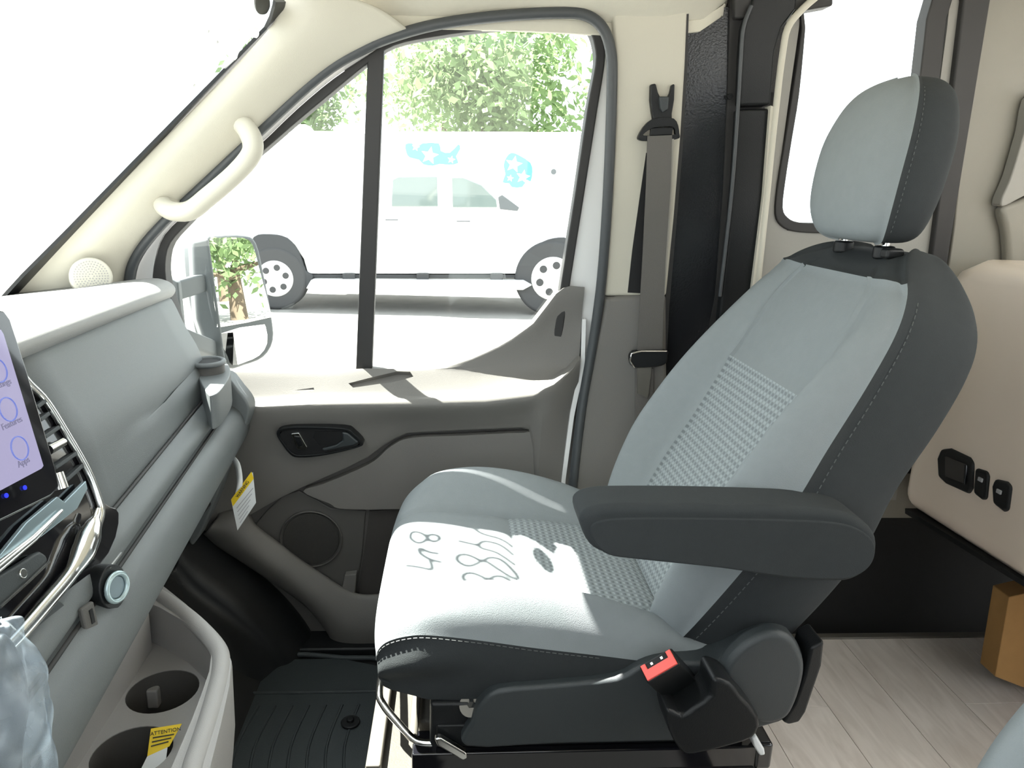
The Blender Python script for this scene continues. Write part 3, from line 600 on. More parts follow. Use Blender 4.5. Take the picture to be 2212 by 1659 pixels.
def stitches(name, P, parent, off, ln=0.006, gap=0.004, r=0.0009):
    V = []; F = []; P = np.array(P); L_ = np.concatenate([[0], np.cumsum(np.linalg.norm(np.diff(P, axis=0), axis=1))]); s = 0
    at = lambda q: np.array([np.interp(q, L_, P[:, k]) for k in range(3)])
    while s+ln < L_[-1]:
        a, b = at(s)+off, at(s+ln)+off; t = (b-a)/np.linalg.norm(b-a); u = np.cross(t, (0.2, -0.9, 0.3)); u /= np.linalg.norm(u); v = np.cross(t, u); b0 = len(V)
        for c in (a, b):
            for k in range(4): V.append(c+r*(math.cos(k*math.pi/2)*u+math.sin(k*math.pi/2)*v))
        F += [(b0+k, b0+(k+1) % 4, b0+4+(k+1) % 4, b0+4+k) for k in range(4)]; s += ln+gap
    o = mk(name, V, F, THREAD, parent, smooth=False); tag(o, kind='stuff'); return o
stitches('stitching', G[2:irow, stit+3], bk_, np.array([0, -0.0005, 0]))

# --- headrest
hr = thing('headrest', (0.655, YC, 1.0), None); hr.parent = st; hr.location = np.array((0.655, YC, 1.0))-ORG[st.name]
hrow = [(0.994, 0.060, 0.022, 0.000), (0.998, 0.092, 0.036, -.001), (1.012, 0.116, 0.048, -.004), (1.045, 0.132, 0.056, -.006), (1.09, 0.137, 0.060, -.004), (1.14, 0.135, 0.060, 0.0), (1.175, 0.124, 0.056, 0.004), (1.205, 0.106, 0.049, 0.008), (1.224, 0.082, 0.039, 0.011), (1.234, 0.054, 0.026, 0.014), (1.240, 0.02, 0.008, 0.016)]
net = []
for z, a, b, sh in hrow:
    R = []
    for t in np.linspace(0, 2*math.pi, 24, endpoint=False):          # t=0 front (-x), towards the viewer first
        ct, st_ = math.cos(t), math.sin(t); e = 0.62
        R.append((0.652+sh+(z-1.0)*0.06-b*math.copysign(abs(ct)**0.75, ct), YC-a*math.copysign(abs(st_)**e, st_), z))
    net.append(R)
G = dense(net, 4, 4, True); GJ = G.shape[1]; s = 4*4+1
G = np.concatenate([G, G[:, :1]], axis=1); G = groove(G, js=(s, GJ-s), depth=0.0035, wd=1.0); G = G[:, :-1]
part('headrest_face', G, 0, G.shape[0]-1, -s, s, LGREY, hr, wrap=True)
part('headrest_shell', G, 0, G.shape[0]-1, s, GJ-s, DGREY, hr)
stitches('stitching', G[8:-10, s+2], hr, np.array([0, -0.0005, 0]), ln=0.004, gap=0.004, r=0.0007)
for sgn in (-1, 1):
    y = YC+sgn*0.062
    tube('headrest_post', [(0.648, y, 0.93), (0.655, y, 1.02)], 0.006, CHROME, hr, n=14)
    disc('post_guide', (0.652, y, 0.990), (0, 0, 1), 0.016, 0.02, BLACKP, hr, bevel=0.004)
    if sgn < 0: box('guide_button', (0.638, y-0.034, 0.972), (0.666, y-0.012, 0.988), BLACKP, hr, bevel=0.005)

# --- cushion: rows from the back to the nose, columns from the viewer's side to the far side
cu = thing('cushion', (0.15, YC, 0.36), None); cu.parent = st; cu.location = np.array((0.15, YC, 0.36))-ORG[st.name]
crow = [  # x, centre z, bolster height, half width, edge z, skirt bottom z
 (0.440, 0.400, 0.000, 0.235, 0.385, 0.340), (0.360, 0.412, 0.008, 0.245, 0.392, 0.335), (0.290, 0.424, 0.030, 0.252, 0.400, 0.332), (0.210, 0.433, 0.052, 0.257, 0.415, 0.330), (0.120, 0.441, 0.066, 0.260, 0.430, 0.330),
 (0.040, 0.448, 0.066, 0.261, 0.444, 0.331), (-0.030, 0.454, 0.050, 0.259, 0.452, 0.334), (-0.075, 0.453, 0.028, 0.252, 0.446, 0.338), (-0.102, 0.442, 0.012, 0.243, 0.432, 0.340), (-0.116, 0.420, 0.004, 0.236, 0.414, 0.342), (-0.119, 0.398, 0.0, 0.232, 0.395, 0.344), (-0.112, 0.372, 0.0, 0.226, 0.370, 0.346), (-0.092, 0.350, 0.0, 0.215, 0.349, 0.346), (-0.06, 0.342, 0.0, 0.20, 0.342, 0.342)]
lat = [(-1.0, 'e'), (-.965, .55), (-.88, 1.0), (-.78, .85), (-.67, .30), (-.585, .02), (-.40, 0), (0, 0), (.40, 0), (.585, .02), (.67, .30), (.78, .85), (.88, 1.0), (.965, .55), (1.0, 'e')]
net = []
for x, zc, h, w, ze, zb in crow:
    R = []
    for q, f in lat:
        z = ze if f == 'e' else zc+h*f
        if f == .55: z = (ze+zc+h*0.9)/2+0.006
        R.append((x+0.012*abs(q)**4*(x < -0.06), YC+q*w, z))
    net.append(R)
NI = NJ = 6
G = dense(net, NI, NJ)
jn, jf = 5*NJ, 9*NJ; i_ins0, i_ins1 = int(1.45*NI), 4*NI+1; i_nose = 10*NI
G = groove(G, js=(jn, jf), depth=-0.005, wd=1.3, ir=(0, i_nose-8)); G = groove(G, is_=(i_ins0, i_ins1), depth=-0.005, wd=1.0, jr=(jn, jf))
E_ = G.shape[1]-1
part('cushion_rear', G, 0, i_ins0, jn, jf, LGREY, cu); part('cushion_insert', G, i_ins0, i_ins1, jn, jf, INSERT, cu)
part('cushion_front', G, i_ins1, i_nose, jn, jf, LGREY, cu)
part('bolster', G, 0, i_nose, 0, jn, LGREY, cu); part('bolster', G, 0, i_nose, jf, E_, LGREY, cu)
part('nose_skirt', G, i_nose, G.shape[0]-1, 0, E_, DGREY, cu)
zb = cr([(r[0], 0, r[5]) for r in crow], NI)
for j, sg in ((0, -1), (E_, 1)):                         # dark cloth skirt below the seam, slack and wrinkled at the front
    S = []
    for i in range(G.shape[0]):
        top = G[i, j]; bot = np.array([top[0]*0.98+0.004, YC+(top[1]-YC)*0.93, min(zb[i][2], top[2])]); R = []
        for k in range(13):
            t = k/12; p = top*(1-t)+bot*t; amp = 0.010*math.exp(-((top[0]+0.06)/0.07)**2)
            p[1] += sg*(0.006*math.sin(math.pi*t)+amp*math.sin(7*t+18*(top[0]))*math.sin(math.pi*t)); R.append(p)
        S.append(R)
    S = np.array(S); part('side_skirt', S, 0, S.shape[0]-1, 0, 12, DGREY, cu)
stitches('stitching', [p+np.array([0, -0.001, -0.004]) for p in G[3*NI:i_nose, 0]], cu, np.array([0, 0.0004, 0]), ln=0.006, gap=0.003, r=0.0007)
box('cushion_pan', (-0.07, 0.24, 0.325), (0.44, 0.66, 0.345), BLACKP, cu, bevel=0.006)

# --- armrest
ar = thing('armrest', (0.36, 0.165, 0.6), None); ar.parent = st; ar.location = np.array((0.36, 0.165, 0.6))-ORG[st.name]
ao = [(1253, 1128), (1262, 1108), (1290, 1097), (1340, 1093), (1500, 1093), (1700, 1098), (1810, 1106), (1862, 1124), (1893, 1155), (1898, 1190), (1884, 1226), (1852, 1252), (1806, 1261), (1690, 1254), (1550, 1230), (1350, 1205), (1295, 1194), (1268, 1170)]
P = cr(onY(ao, 0.125), 3, True); prism('arm_pad', P, (0, 0.075, 0), DGREY, ar, bevel=0.016, seg=5)
c = P.mean(axis=0); Q = [c+(p-c)*np.array([0.955, 1, 0.80])+np.array([0.004, -0.002, -0.006]) for p in P]
prism('arm_side_panel', Q, (0, 0.02, 0), DGREY, ar, bevel=0.003)

# --- plastic side cover, recliner, buckle
sv = thing('side_cover', (0.25, 0.17, 0.28), None); sv.parent = st; sv.location = np.array((0.25, 0.17, 0.28))-ORG[st.name]
so_ = [(1005, 1616), (1018, 1562), (1040, 1520), (1078, 1492), (1200, 1480), (1330, 1466), (1385, 1440), (1440, 1430), (1520, 1432), (1560, 1424), (1596, 1400), (1636, 1374), (1676, 1364), (1715, 1378), (1738, 1420), (1740, 1460), (1724, 1520), (1700, 1555), (1640, 1575), (1560, 1600), (1440, 1604), (1200, 1610)]
prism('valance', cr(onY(so_, 0.180), 3, True), (0, 0.045, 0), SLATE, sv, bevel=0.012, seg=4)
rc = [(1570, 1440), (1600, 1402), (1640, 1376), (1678, 1366), (1714, 1380), (1737, 1420), (1739, 1462), (1722, 1520), (1698, 1556), (1650, 1566), (1600, 1540), (1560, 1490)]
prism('recliner_cover', cr(onY(rc, 0.152), 4, True), (0, 0.03, 0), SLATE, sv, bevel=0.010, seg=4)
prism('hinge_strap', onY([(1752, 1400), (1782, 1385), (1776, 1440), (1742, 1540), (1728, 1562), (1704, 1568), (1690, 1560), (1716, 1520), (1738, 1460)], 0.165), (0, 0.05, 0), BLACKP, sv, bevel=0.005)
bu = thing('buckle', (0.32, 0.12, 0.35), None); bu.parent = st; bu.location = np.array((0.32, 0.12, 0.35))-ORG[st.name]
a0 = on(1424, 1437, 'y', 0.125); a1 = on(1492, 1530, 'y', 0.135); ax = a0-a1; Lb = np.linalg.norm(ax); ax /= Lb
sdv = on(1452, 1420, 'y', 0.125)-on(1392, 1455, 'y', 0.125); sdv /= np.linalg.norm(sdv); th = np.cross(ax, sdv); th /= np.linalg.norm(th)
if th[1] > 0: th = -th
axe = ax*math.cos(RAD(24))+th*math.sin(RAD(24)); the = np.cross(sdv, axe); the = the if the[1] < 0 else -the; the /= np.linalg.norm(the)
hw = 0.0255; cbk = a0-axe*0.052
obox('buckle_body', cbk, axe*0.052, sdv*hw, the*0.013, BLACKP, bu, bevel=0.003)
e0 = a0+axe*0.001
def eb(s0, s1, t0, t1, h, m, nm):
    return prism(nm, [e0+sdv*s0*hw+the*t0*0.013, e0+sdv*s1*hw+the*t0*0.013, e0+sdv*s1*hw+the*t1*0.013, e0+sdv*s0*hw+the*t1*0.013], axe*h, m, bu, bevel=0.0006)
pb = prism('release_button', [e0+sdv*a*hw+the*b*0.013 for a, b in [(-.9, .9), (.9, .9), (.9, -.75), (.62, -.75), (.62, -.1), (-.62, -.1), (-.62, -.75), (-.9, -.75)]], axe*0.004, RED, bu, bevel=0.0008); tag(pb, 'red release button')
eb(-.6, .6, -.12, -.8, 0.0012, DARKIN, 'tongue_slot')
for q in (-.3, .3): eb(q-.08, q+.08, -.3, -.6, 0.002, CHROME, 'slot_glint')
hs = [(1440, 1532), (1474, 1546), (1500, 1530), (1536, 1502), (1540, 1466), (1578, 1476), (1600, 1502), (1640, 1550), (1636, 1586), (1605, 1606), (1500, 1632), (1472, 1626), (1446, 1580)]
prism('buckle_housing', cr(onY(hs, 0.112), 2, True), (0, 0.055, 0), BLACKP, bu, bevel=0.008, seg=4)

# --- rails, plate, pedestal
ba = thing('seat_base', (0.2, YC, 0.0), None); ba.parent = st; ba.location = np.array((0.2, YC, 0.0))-ORG[st.name]
box('pedestal', (-0.08, 0.20, 0.0), (0.50, 0.70, 0.175), BLACKP, ba, bevel=0.01)
box('swivel_plate', (-0.125, 0.175, 0.205), (0.46, 0.72, 0.222), PLATE, ba, bevel=0.004)
box('turntable', (-0.06, 0.20, 0.17), (0.47, 0.70, 0.207), BLACKP, ba, bevel=0.004)
for y in (0.185, 0.655):
    rl = box('slide_rail', (-0.055, y, 0.223), (0.475, y+0.05, 0.262), GLOSSK, ba, bevel=0.003)
    box('upper_rail', (-0.02, y+0.012, 0.262), (0.44, y+0.038, 0.30), BLACKP, rl, bevel=0.003)
box('rail_cap', (0.455, 0.182, 0.222), (0.482, 0.238, 0.268), GLOSSK, ba, bevel=0.006)
prism('pale_rail_tip', [on(a, b, 'y', 0.178) for a, b in [(1624, 1595), (1634, 1590), (1652, 1620), (1654, 1632), (1642, 1634), (1628, 1612)]], (0, 0.02, 0), PAPER, ba, bevel=0.003)
bar = cr([on(842, 1300, 'y', 0.62), on(834, 1400, 'y', 0.42), on(820, 1490, 'y', 0.285), on(828, 1522, 'y', 0.262), on(860, 1562, 'y', 0.235), on(892, 1596, 'y', 0.215), on(915, 1605, 'y', 0.208), on(960, 1604, 'y', 0.205)], 5)
tube('adjuster_bar', bar, 0.0058, CHROME, ba, n=12)
tube('cross_rod', [(-0.055, 0.22, 0.26), (-0.055, 0.68, 0.26)], 0.007, STEEL, ba)
prism('front_link', onY([(938, 1598), (950, 1594), (1008, 1628), (1010, 1640), (1000, 1644), (944, 1612)], 0.18), (0, 0.012, 0), CHROME, ba, bevel=0.003)
box('link_bracket', (-0.03, 0.20, 0.24), (0.03, 0.225, 0.335), BLACKP, ba, bevel=0.006)
tube('tilt_cam', [on(1016, 1524, 'y', 0.20), on(1016, 1524, 'y', 0.23)], 0.016, STEEL, ba, n=20)
disc('cam_nut', on(1018, 1523, 'y', 0.198), (0, -1, 0), 0.006, 0.01, CHROME, ba, n=6)
box('plate_step', (-0.122, 0.19, 0.222), (-0.10, 0.60, 0.24), STEEL, ba, bevel=0.003)
for y in (0.20, 0.69): disc('plate_bolt', (-0.108, y, 0.234), (0, 0, 1), 0.009, 0.014, STEEL, ba, n=6, bevel=0.001)
box('wiring_cover', (-0.05, 0.27, 0.222), (0.1, 0.62, 0.25), PLATE, ba, bevel=0.006)

# --- driver seat: the same seat mirrored across the aisle
def copy_tree(o, parent=None):
    c = o.copy(); COL.objects.link(c); c.parent = parent
    for ch in list(o.children): copy_tree(ch, c)
    return c
ds = copy_tree(st); ds.name = 'driver_seat'; ds.location = (0.30, -YC, 0); ds.scale = (1, -1, 1)
for ch in ds.children:                                    # its armrest is folded up along the backrest
    if ch.name.startswith('armrest'): ch.location = (0.412, -0.285, 0.749); ch.rotation_euler = (0, RAD(119), 0)
ds['label'] = 'blue-grey edge of the driver seat at the lower right corner'

# ================================================================== DASHBOARD
da = thing('dashboard', (-0.6, 0.1, 0.3), 'grey dashboard with lidded glove box, ledge and padded lower roll', 'dashboard')
def DP(x, y, z): return np.array([x-0.08*(y-0.2), y, z+(0.03 if z < 0.70 else -0.02)*(y-0.2)])
def strip(name, prof, ys, m, n=4, solid=0.004, parent=da):
    Pf = cr(prof, n); G = np.array([[DP(x, y, z) for x, z in Pf] for y in ys])
    return part(name, G, 0, len(ys)-1, 0, len(Pf)-1, m, parent, ang=50, solid=solid)
YA = np.linspace(-0.9, 0.745, 12)
strip('top_pad', [(-1.0, 0.795), (-0.82, 0.835), (-0.66, 0.858), (-0.55, 0.874), (-0.515, 0.872), (-0.500, 0.860), (-0.508, 0.846), (-0.53, 0.838)], YA, DASHT)
strip('glove_lid', [(-0.520, 0.845), (-0.505, 0.838), (-0.485, 0.790), (-0.461, 0.740), (-0.451, 0.690), (-0.441, 0.642), (-0.449, 0.634)], np.linspace(0.115, 0.735, 8), DASHG)
strip('glove_ledge', [(-0.445, 0.637), (-0.428, 0.634), (-0.414, 0.624), (-0.412, 0.610), (-0.424, 0.601), (-0.44, 0.60)], np.linspace(-0.9, 0.76, 10), DASHG)
strip('lower_roll', [(-0.44, 0.598), (-0.420, 0.597), (-0.398, 0.588), (-0.386, 0.565), (-0.388, 0.530), (-0.408, 0.497), (-0.434, 0.476), (-0.44, 0.47)], np.linspace(-0.9, 0.80, 10), DASHG)
strip('knee_panel', [(-0.436, 0.475), (-0.452, 0.44), (-0.49, 0.37), (-0.55, 0.285), (-0.60, 0.27)], np.linspace(0.30, 0.79, 5), DASHG)
strip('centre_fascia', [(-0.436, 0.475), (-0.440, 0.460), (-0.446, 0.445), (-0.458, 0.425)], np.linspace(-0.9, 0.36, 5), TRAYG)
for nm, xg, zg, y0, y1 in (('lid_gap', -0.4345, 0.6405, 0.13, 0.735), ('ledge_gap', -0.4085, 0.5975, -0.6, 0.77), ('knee_gap', -0.430, 0.4745, 0.25, 0.78)):
    tube(nm, [DP(xg, y, zg) for y in np.linspace(y0, y1, 6)], 0.0028, RUBBER, da, n=6)
# end cap by the door and the cup holder in it
capp = [(-0.95, 0.79), (-0.66, 0.85), (-0.52, 0.845), (-0.488, 0.79), (-0.452, 0.69), (-0.434, 0.64), (-0.414, 0.62), (-0.39, 0.56), (-0.41, 0.50), (-0.452, 0.44), (-0.55, 0.29), (-0.95, 0.29)]
prism('end_cap', [DP(x-0.01, 0.735, z-0.006) for x, z in capp], (0, 0.02, 0), DASHG, da)
hp = [on(a, b, 'z', 0.69) for a, b in [(422, 795), (440, 776), (472, 772), (494, 790), (497, 812), (480, 840), (464, 854), (446, 850)]]
hb = prism('cup_holder_pod', [(p[0], p[1], 0.63) for p in cr(hp, 3, True)], (0, 0, 0.062), DASHG, da, bevel=0.006)
cc = on(448, 795, 'z', 0.70)
tube('cup_holder_collar', [cc+np.array([0.030*math.cos(t), 0.034*math.sin(t), 0.012]) for t in np.linspace(0, 2*math.pi, 33)[:-1]], 0.005, DASHG, da, n=8, closed=True)
disc('cup_holder_wall', cc+np.array([0, 0, 0.010]), (0, 0, 1), 0.032, 0.03, DOORD, da)
disc('cup_holder_hollow', cc+np.array([0, 0, 0.0125]), (0, 0, 1), 0.027, 0.004, DARKIN, da)
prism('outer_shoulder', cr([on(490, 800, 'y', 0.80), on(530, 830, 'y', 0.80), on(553, 868, 'y', 0.80), on(540, 915, 'y', 0.80), on(515, 965, 'y', 0.80), on(470, 1088, 'y', 0.80), on(425, 1150, 'y', 0.80), on(430, 900, 'y', 0.80)], 4, True), (0, -0.05, 0), DASHG, da, bevel=0.015, seg=4)
tube('hinge_pin', [DP(-0.525, 0.735, 0.825), DP(-0.525, 0.755, 0.825)], 0.008, CHROME, da)
box('lid_badge', DP(-0.437, 0.685, 0.655)-np.array([0.002, 0.012, 0.003]), DP(-0.437, 0.685, 0.655)+np.array([0.003, 0.012, 0.003]), BLACKP, da)
tube('roll_seam', [DP(*q) for q in [(-0.424, 0.262, 0.596), (-0.399, 0.258, 0.589), (-0.385, 0.252, 0.565), (-0.387, 0.245, 0.530)]], 0.0015, DOORD, da, n=6)

# touch screen standing off the dash
SN = np.array((math.cos(RAD(14)), -0.05, math.sin(RAD(14)))); S0 = on(110, 1010, 'y', 0.0)
def scr(a, b, off=0.0): return onp(a, b, S0+SN*off, SN)
ts = thing('touch_screen', S0, None); ts.parent = da; ts.location = S0-ORG[da.name]
prism('screen_body', cr([scr(a, b) for a, b in [(-90, 700), (-10, 668), (10, 670), (24, 690), (60, 800), (122, 1012), (130, 1052), (112, 1072), (-90, 1172)]], 1, True), -SN*0.02, GLOSSK, ts, bevel=0.003)
prism('display', [scr(a, b, 0.0012) for a, b in [(-90, 752), (2, 712), (8, 722), (94, 1006), (90, 1012), (-90, 1108)]], -SN*0.001, SCREEN, ts)
su = scr(43, 967)-scr(-20, 1000); su /= np.linalg.norm(su); sv_ = np.cross(SN, su)
if sv_[2] < 0: sv_ = -sv_
for (a, b), s_ in (((-4, 800), 'Settings'), ((18, 884), 'Features'), ((43, 968), 'Apps')):
    c = scr(a, b, 0.002)
    tube('icon_ring', [c+0.0112*(math.cos(t)*su+math.sin(t)*sv_) for t in np.linspace(0, 2*math.pi, 25)[:-1]], 0.0007, ICON, ts, n=6, closed=True)
    text('icon_caption', s_, 0.0085, scr(a+8, b+30, 0.002), su, sv_, mat('caption_ink', (0.02, 0.02, 0.03), 0.4, emit=(0.18, 0.17, 0.28), estr=0.8), ts)
for a, b in ((15, 1070), (55, 1053)):
    c = scr(a, b, 0.002); disc('touch_light', c, SN, 0.0022, 0.001, BLUELED, ts, n=10)

# centre stack
CN = np.array((0.95, -0.04, 0.30)); CN /= np.linalg.norm(CN); C0 = on(190, 1020, 'y', 0.125)
def stk(a, b, off=0.0): return onp(a, b, C0+CN*off, CN)
cs = thing('centre_stack', C0, None); cs.parent = da; cs.location = C0-ORG[da.name]
prism('stack_panel', [stk(a, b) for a, b in cr([(40, 800), (62, 826), (105, 868), (158, 950), (198, 1025), (225, 1085), (258, 1108), (236, 1195), (140, 1310), (30, 1440), (-100, 1560), (-100, 1000), (0, 900)], 3, True)], -CN*0.03, GLOSSK, cs, bevel=0.002)
tube('vent_surround', cr([stk(a, b, 0.004) for a, b in [(40, 800), (62, 828), (100, 868), (150, 948), (188, 1015), (211, 1072), (219, 1108), (208, 1150)]], 5), 0.0042, CHROME, cs, n=10)
for p, q in (((83, 908), (100, 895)), ((94, 944), (121, 925)), ((117, 1010), (158, 982)), ((140, 1037), (172, 1008)), ((76, 880), (92, 868))):
    a, b = stk(*p, 0.003), stk(*q, 0.003); d = (b-a)/np.linalg.norm(b-a)
    obox('vent_slat', (a+b)/2-CN*0.004, (b-a)/2*1.15, np.cross(CN, d)*0.0022, CN*0.008, SLATE, cs, bevel=0.001)
    box_ = None
tube('vent_tab', [stk(104, 972, 0.008), stk(136, 955, 0.008)], [0.0058, 0.0050], CHROME, cs, n=10)
tube('vent_dial', [stk(122, 1022, 0.008), stk(133, 1056, 0.008)], [0.0070, 0.0075], CHROME, cs, n=10)
prism('upper_trim_blade', [stk(a, b, 0.010) for a, b in [(-60, 1262), (0, 1200), (58, 1128), (124, 1072), (140, 1084), (186, 1038), (190, 1056), (168, 1098), (100, 1152), (0, 1226), (-60, 1290)]], -CN*0.006, mat('blue_grey_satin', (0.33, 0.42, 0.46), 0.25, metal=0.7), cs, bevel=0.001)
tube('chrome_blade', [stk(a, b, 0.013) for a, b in [(-40, 1255), (0, 1222), (70, 1165), (133, 1103)]], [0.005, 0.005, 0.004, 0.002], CHROME, cs)
tube('chrome_handle', cr([stk(a, b, 0.012) for a, b in [(212, 1100), (206, 1120), (192, 1158), (176, 1200), (150, 1244), (100, 1304), (30, 1384), (-40, 1450)]], 5), np.interp(np.linspace(0, 1, 36), [0, .14, .2, .3, .42, .55, 1], [.003, .0045, .009, .013, .0125, .0075, .0075]), CHROME, cs, n=14)
prism('climate_bar', cr([stk(a, b, 0.010) for a, b in [(-60, 1262), (0, 1240), (58, 1206), (88, 1190), (106, 1212), (60, 1256), (0, 1312), (-60, 1360)]], 2, True), -CN*0.008, SLATE, cs, bevel=0.004)
disc('climate_button', stk(52, 1238, 0.0125), CN, 0.005, 0.004, CHROME, cs, n=16, bevel=0.001)
tube('climate_edge', [stk(a, b, 0.012) for a, b in [(106, 1214), (60, 1258), (0, 1312)]], 0.0016, CHROME, cs, n=6)
prism('hazard_flap', cr([stk(a, b, 0.006) for a, b in [(108, 1306), (140, 1305), (146, 1330), (138, 1368), (90, 1420), (40, 1470), (-20, 1500), (-20, 1440)]], 2, True), -CN*0.004, SLATE, cs, bevel=0.002)
prism('hazard_triangle', [stk(a, b, 0.0075) for a, b in [(57, 1406), (74, 1410), (64, 1425)]], -CN*0.002, RED, cs)
# start button and charging port in the lower roll
kn = np.array((0.90, -0.25, 0.10)); kc = on(243, 1268, 'x', -0.382)
kb = disc('start_button', kc+kn*0.006, kn, 0.0125, 0.02, mat('button_face', (0.10, 0.15, 0.18), 0.3), da, bevel=0.001)
kn = kn/np.linalg.norm(kn); u = np.cross(kn, (0, 0, 1)); u /= np.linalg.norm(u); v = np.cross(kn, u)
tube('button_ring', [kc+kn*0.006+0.0155*(math.cos(t)*u+math.sin(t)*v) for t in np.linspace(0, 2*math.pi, 33)[:-1]], 0.003, mat('pale_button_ring', (0.40, 0.50, 0.52), 0.3, metal=0.5), da, n=8, closed=True)
prism('button_surround', [kc+kn*0.002+0.0235*(math.cos(t)*u*0.9+math.sin(t)*v*1.12) for t in np.linspace(0, 2*math.pi, 25)[:-1]], -kn*0.02, BLACKP, da, bevel=0.002)
uc = on(190, 1333, 'x', -0.386)
obox('charging_port', uc, u*0.009, v*0.014, kn*0.003, DOORD, da, bevel=0.002); obox('port_slot', uc+kn*0.003+u*-0.002, u*0.0022, v*0.008, kn*0.001, DARKIN, da)
prism('key_slot', [on(a, b, 'x', -0.384) for a, b in [(233, 1228), (238, 1226), (263, 1194), (260, 1193)]], (0.002, 0, 0), CHROME, da)

# ================================================================== CONSOLE TRAY
OT = [(315, 1248), (345, 1262), (400, 1305), (450, 1350), (488, 1394), (501, 1428), (497, 1480), (480, 1560), (458, 1650), (446, 1710)]
IT = [(292, 1292), (345, 1312), (400, 1344), (438, 1378), (457, 1410), (452, 1450), (435, 1500), (412, 1560), (378, 1640), (352, 1700)]
ZR = 0.43
def plan(P, z=ZR): return [tuple(on(a, b, 'z', z)[:2]) for a, b in P]
tail_o = [(-0.27, -0.10), (-0.32, -0.21), (-0.44, -0.25), (-0.455, -0.2), (-0.465, 0.36)]; tail_i = [(-0.33, -0.09), (-0.36, -0.17), (-0.44, -0.20), (-0.443, -0.15), (-0.452, 0.30)]
ct = thing('console_tray', (-0.37, 0.08, 0.22), 'grey open console tray with cup holders under the dashboard', 'tray')
PO = plan(OT)+tail_o; PI = plan(IT)+tail_i
n = len(PO); PL = [(x*0.9-0.045, y*0.92) for x, y in PO]
V = [(x, y, 0.20) for x, y in PL]+[(x, y, 0.33) for x, y in [(0.985*a-0.006, b) for a, b in PO]]+[(x, y, ZR-0.008) for x, y in PO]+[(x*0.985-0.005, y, ZR) for x, y in PO]
F = [tuple(range(n-1, -1, -1)), tuple(range(3*n, 4*n))]+[(k*n+i, k*n+(i+1) % n, (k+1)*n+(i+1) % n, (k+1)*n+i) for k in range(3) for i in range(n)]
tb = mk('tray_body', V, F, TRAYG, ct)
cuts = [prism('cut', [(x, y, 0.362) for x, y in PI], (0, 0, 0.2), TRAYG)]
cups = [on(352, 1492, 'z', 0.362), on(285, 1625, 'z', 0.362)]
for c in cups: cuts.append(disc('cut', (c[0], c[1], 0.39), (0, 0, 1), 0.047, 0.115, TRAYG, n=36))
boolcut(tb, cuts)
for c in cups:
    cl_ = disc('cup_liner', (c[0], c[1], 0.282), (0, 0, 1), 0.0462, 0.004, DOORD, ct)
c = cups[0]
V = []; F = []; nn = 36
for k, z in enumerate((0.282, 0.361)):
    for t in np.linspace(0, 2*math.pi, nn, endpoint=False): V.append((c[0]+0.0465*math.cos(t), c[1]+0.0465*math.sin(t), z))
F = [(i, (i+1) % nn, nn+(i+1) % nn, nn+i) for i in range(nn)]
for c2 in cups:
    d = np.array([c2[0]-c[0], c2[1]-c[1], 0]); mk('cup_sleeve', np.array(V)+d, F, DOORD, ct)
box('cup_grip', (c[0]-0.036, c[1]+0.026, 0.312), (c[0]-0.020, c[1]+0.040, 0.342), TRAYG, ct, bevel=0.003)
rp = [(x*0.985-0.005, y, ZR-0.004) for x, y in PO[:12]]
tube('rolled_rim', cr([((a+e)/2, (b+f)/2, ZR-0.004) for (a, b), (e, f) in zip(PO[:11], PI[:11])], 4), 0.012, TRAYG, ct, n=12)

# attention card lying in the cup holder
wt = thing('warning_card', (-0.35, 0.06, 0.36), 'yellow attention card sticking out of the tray cup holder', 'card')
w0 = on(352, 1600, 'z', 0.375); wn = np.array((0.25, -0.55, 0.80)); wn /= np.linalg.norm(wn)
def wc(a, b, off=0.0): return onp(a, b, w0+wn*off, wn)
prism('yellow_panel', [wc(a, b) for a, b in [(326, 1574), (393, 1563), (366, 1612), (318, 1634)]], -wn*0.0008, YELLOW, wt)
prism('white_panel', [wc(a, b, 0.0003) for a, b in [(362, 1614), (318, 1634), (290, 1690), (352, 1690)]], -wn*0.0008, PAPER, wt)
ux = wc(388, 1572)-wc(332, 1582); uy = wc(330, 1576)-wc(322, 1630)
text('card_title', 'ATTENTION', 0.0062, wc(358, 1580, 0.0008), ux, uy, INK, wt)
for k in range(3):
    a, b = wc(330-k*2, 1594+k*9, 0.0006), wc(376-k*6, 1586+k*8, 0.0006); d = (b-a); obox('print_line', (a+b)/2, d/2, np.cross(wn, d/np.linalg.norm(d))*0.0007, wn*0.0002, INK, wt)

# gear lever wrapped in clear film
gc = on(30, 1560, 'y', -0.22)
gl = thing('gear_lever', gc-np.array([0, 0, 0.12]), 'gear lever wrapped in clear crumpled plastic at the lower left', 'gear lever')
def film_ring(px, py, hw, n=28):
    c = on(px, py, 'y', -0.22); r = hw*0.50/FPX; return [c+np.array([r*math.cos(t), 0.8*r*math.sin(t), 0.12*r*math.cos(2*t)]) for t in np.linspace(0, 2*math.pi, n, endpoint=False)]
net = [film_ring(*q) for q in ((-8, 1342, 6), (-6, 1350, 34), (-8, 1395, 58), (0, 1450, 78), (10, 1510, 92), (18, 1570, 96), (24, 1640, 92), (26, 1720, 88))]
G = dense(net, 8, 4, True)
ph = rng.uniform(0, 6, 12)
for i in range(G.shape[0]):
    for j in range(G.shape[1]):
        t = 2*math.pi*j/G.shape[1]; G[i, j] += 0.0026*np.array([math.cos(t), math.sin(t), 0])*(math.sin(3*t+0.16*i+ph[0])+math.sin(5*t-0.22*i+ph[1])+0.5*abs(math.sin(4.5*t+0.3*i+ph[2])))
part('film_cover', G, 0, G.shape[0]-1, 0, G.shape[1], FILM, gl, wrap=True)
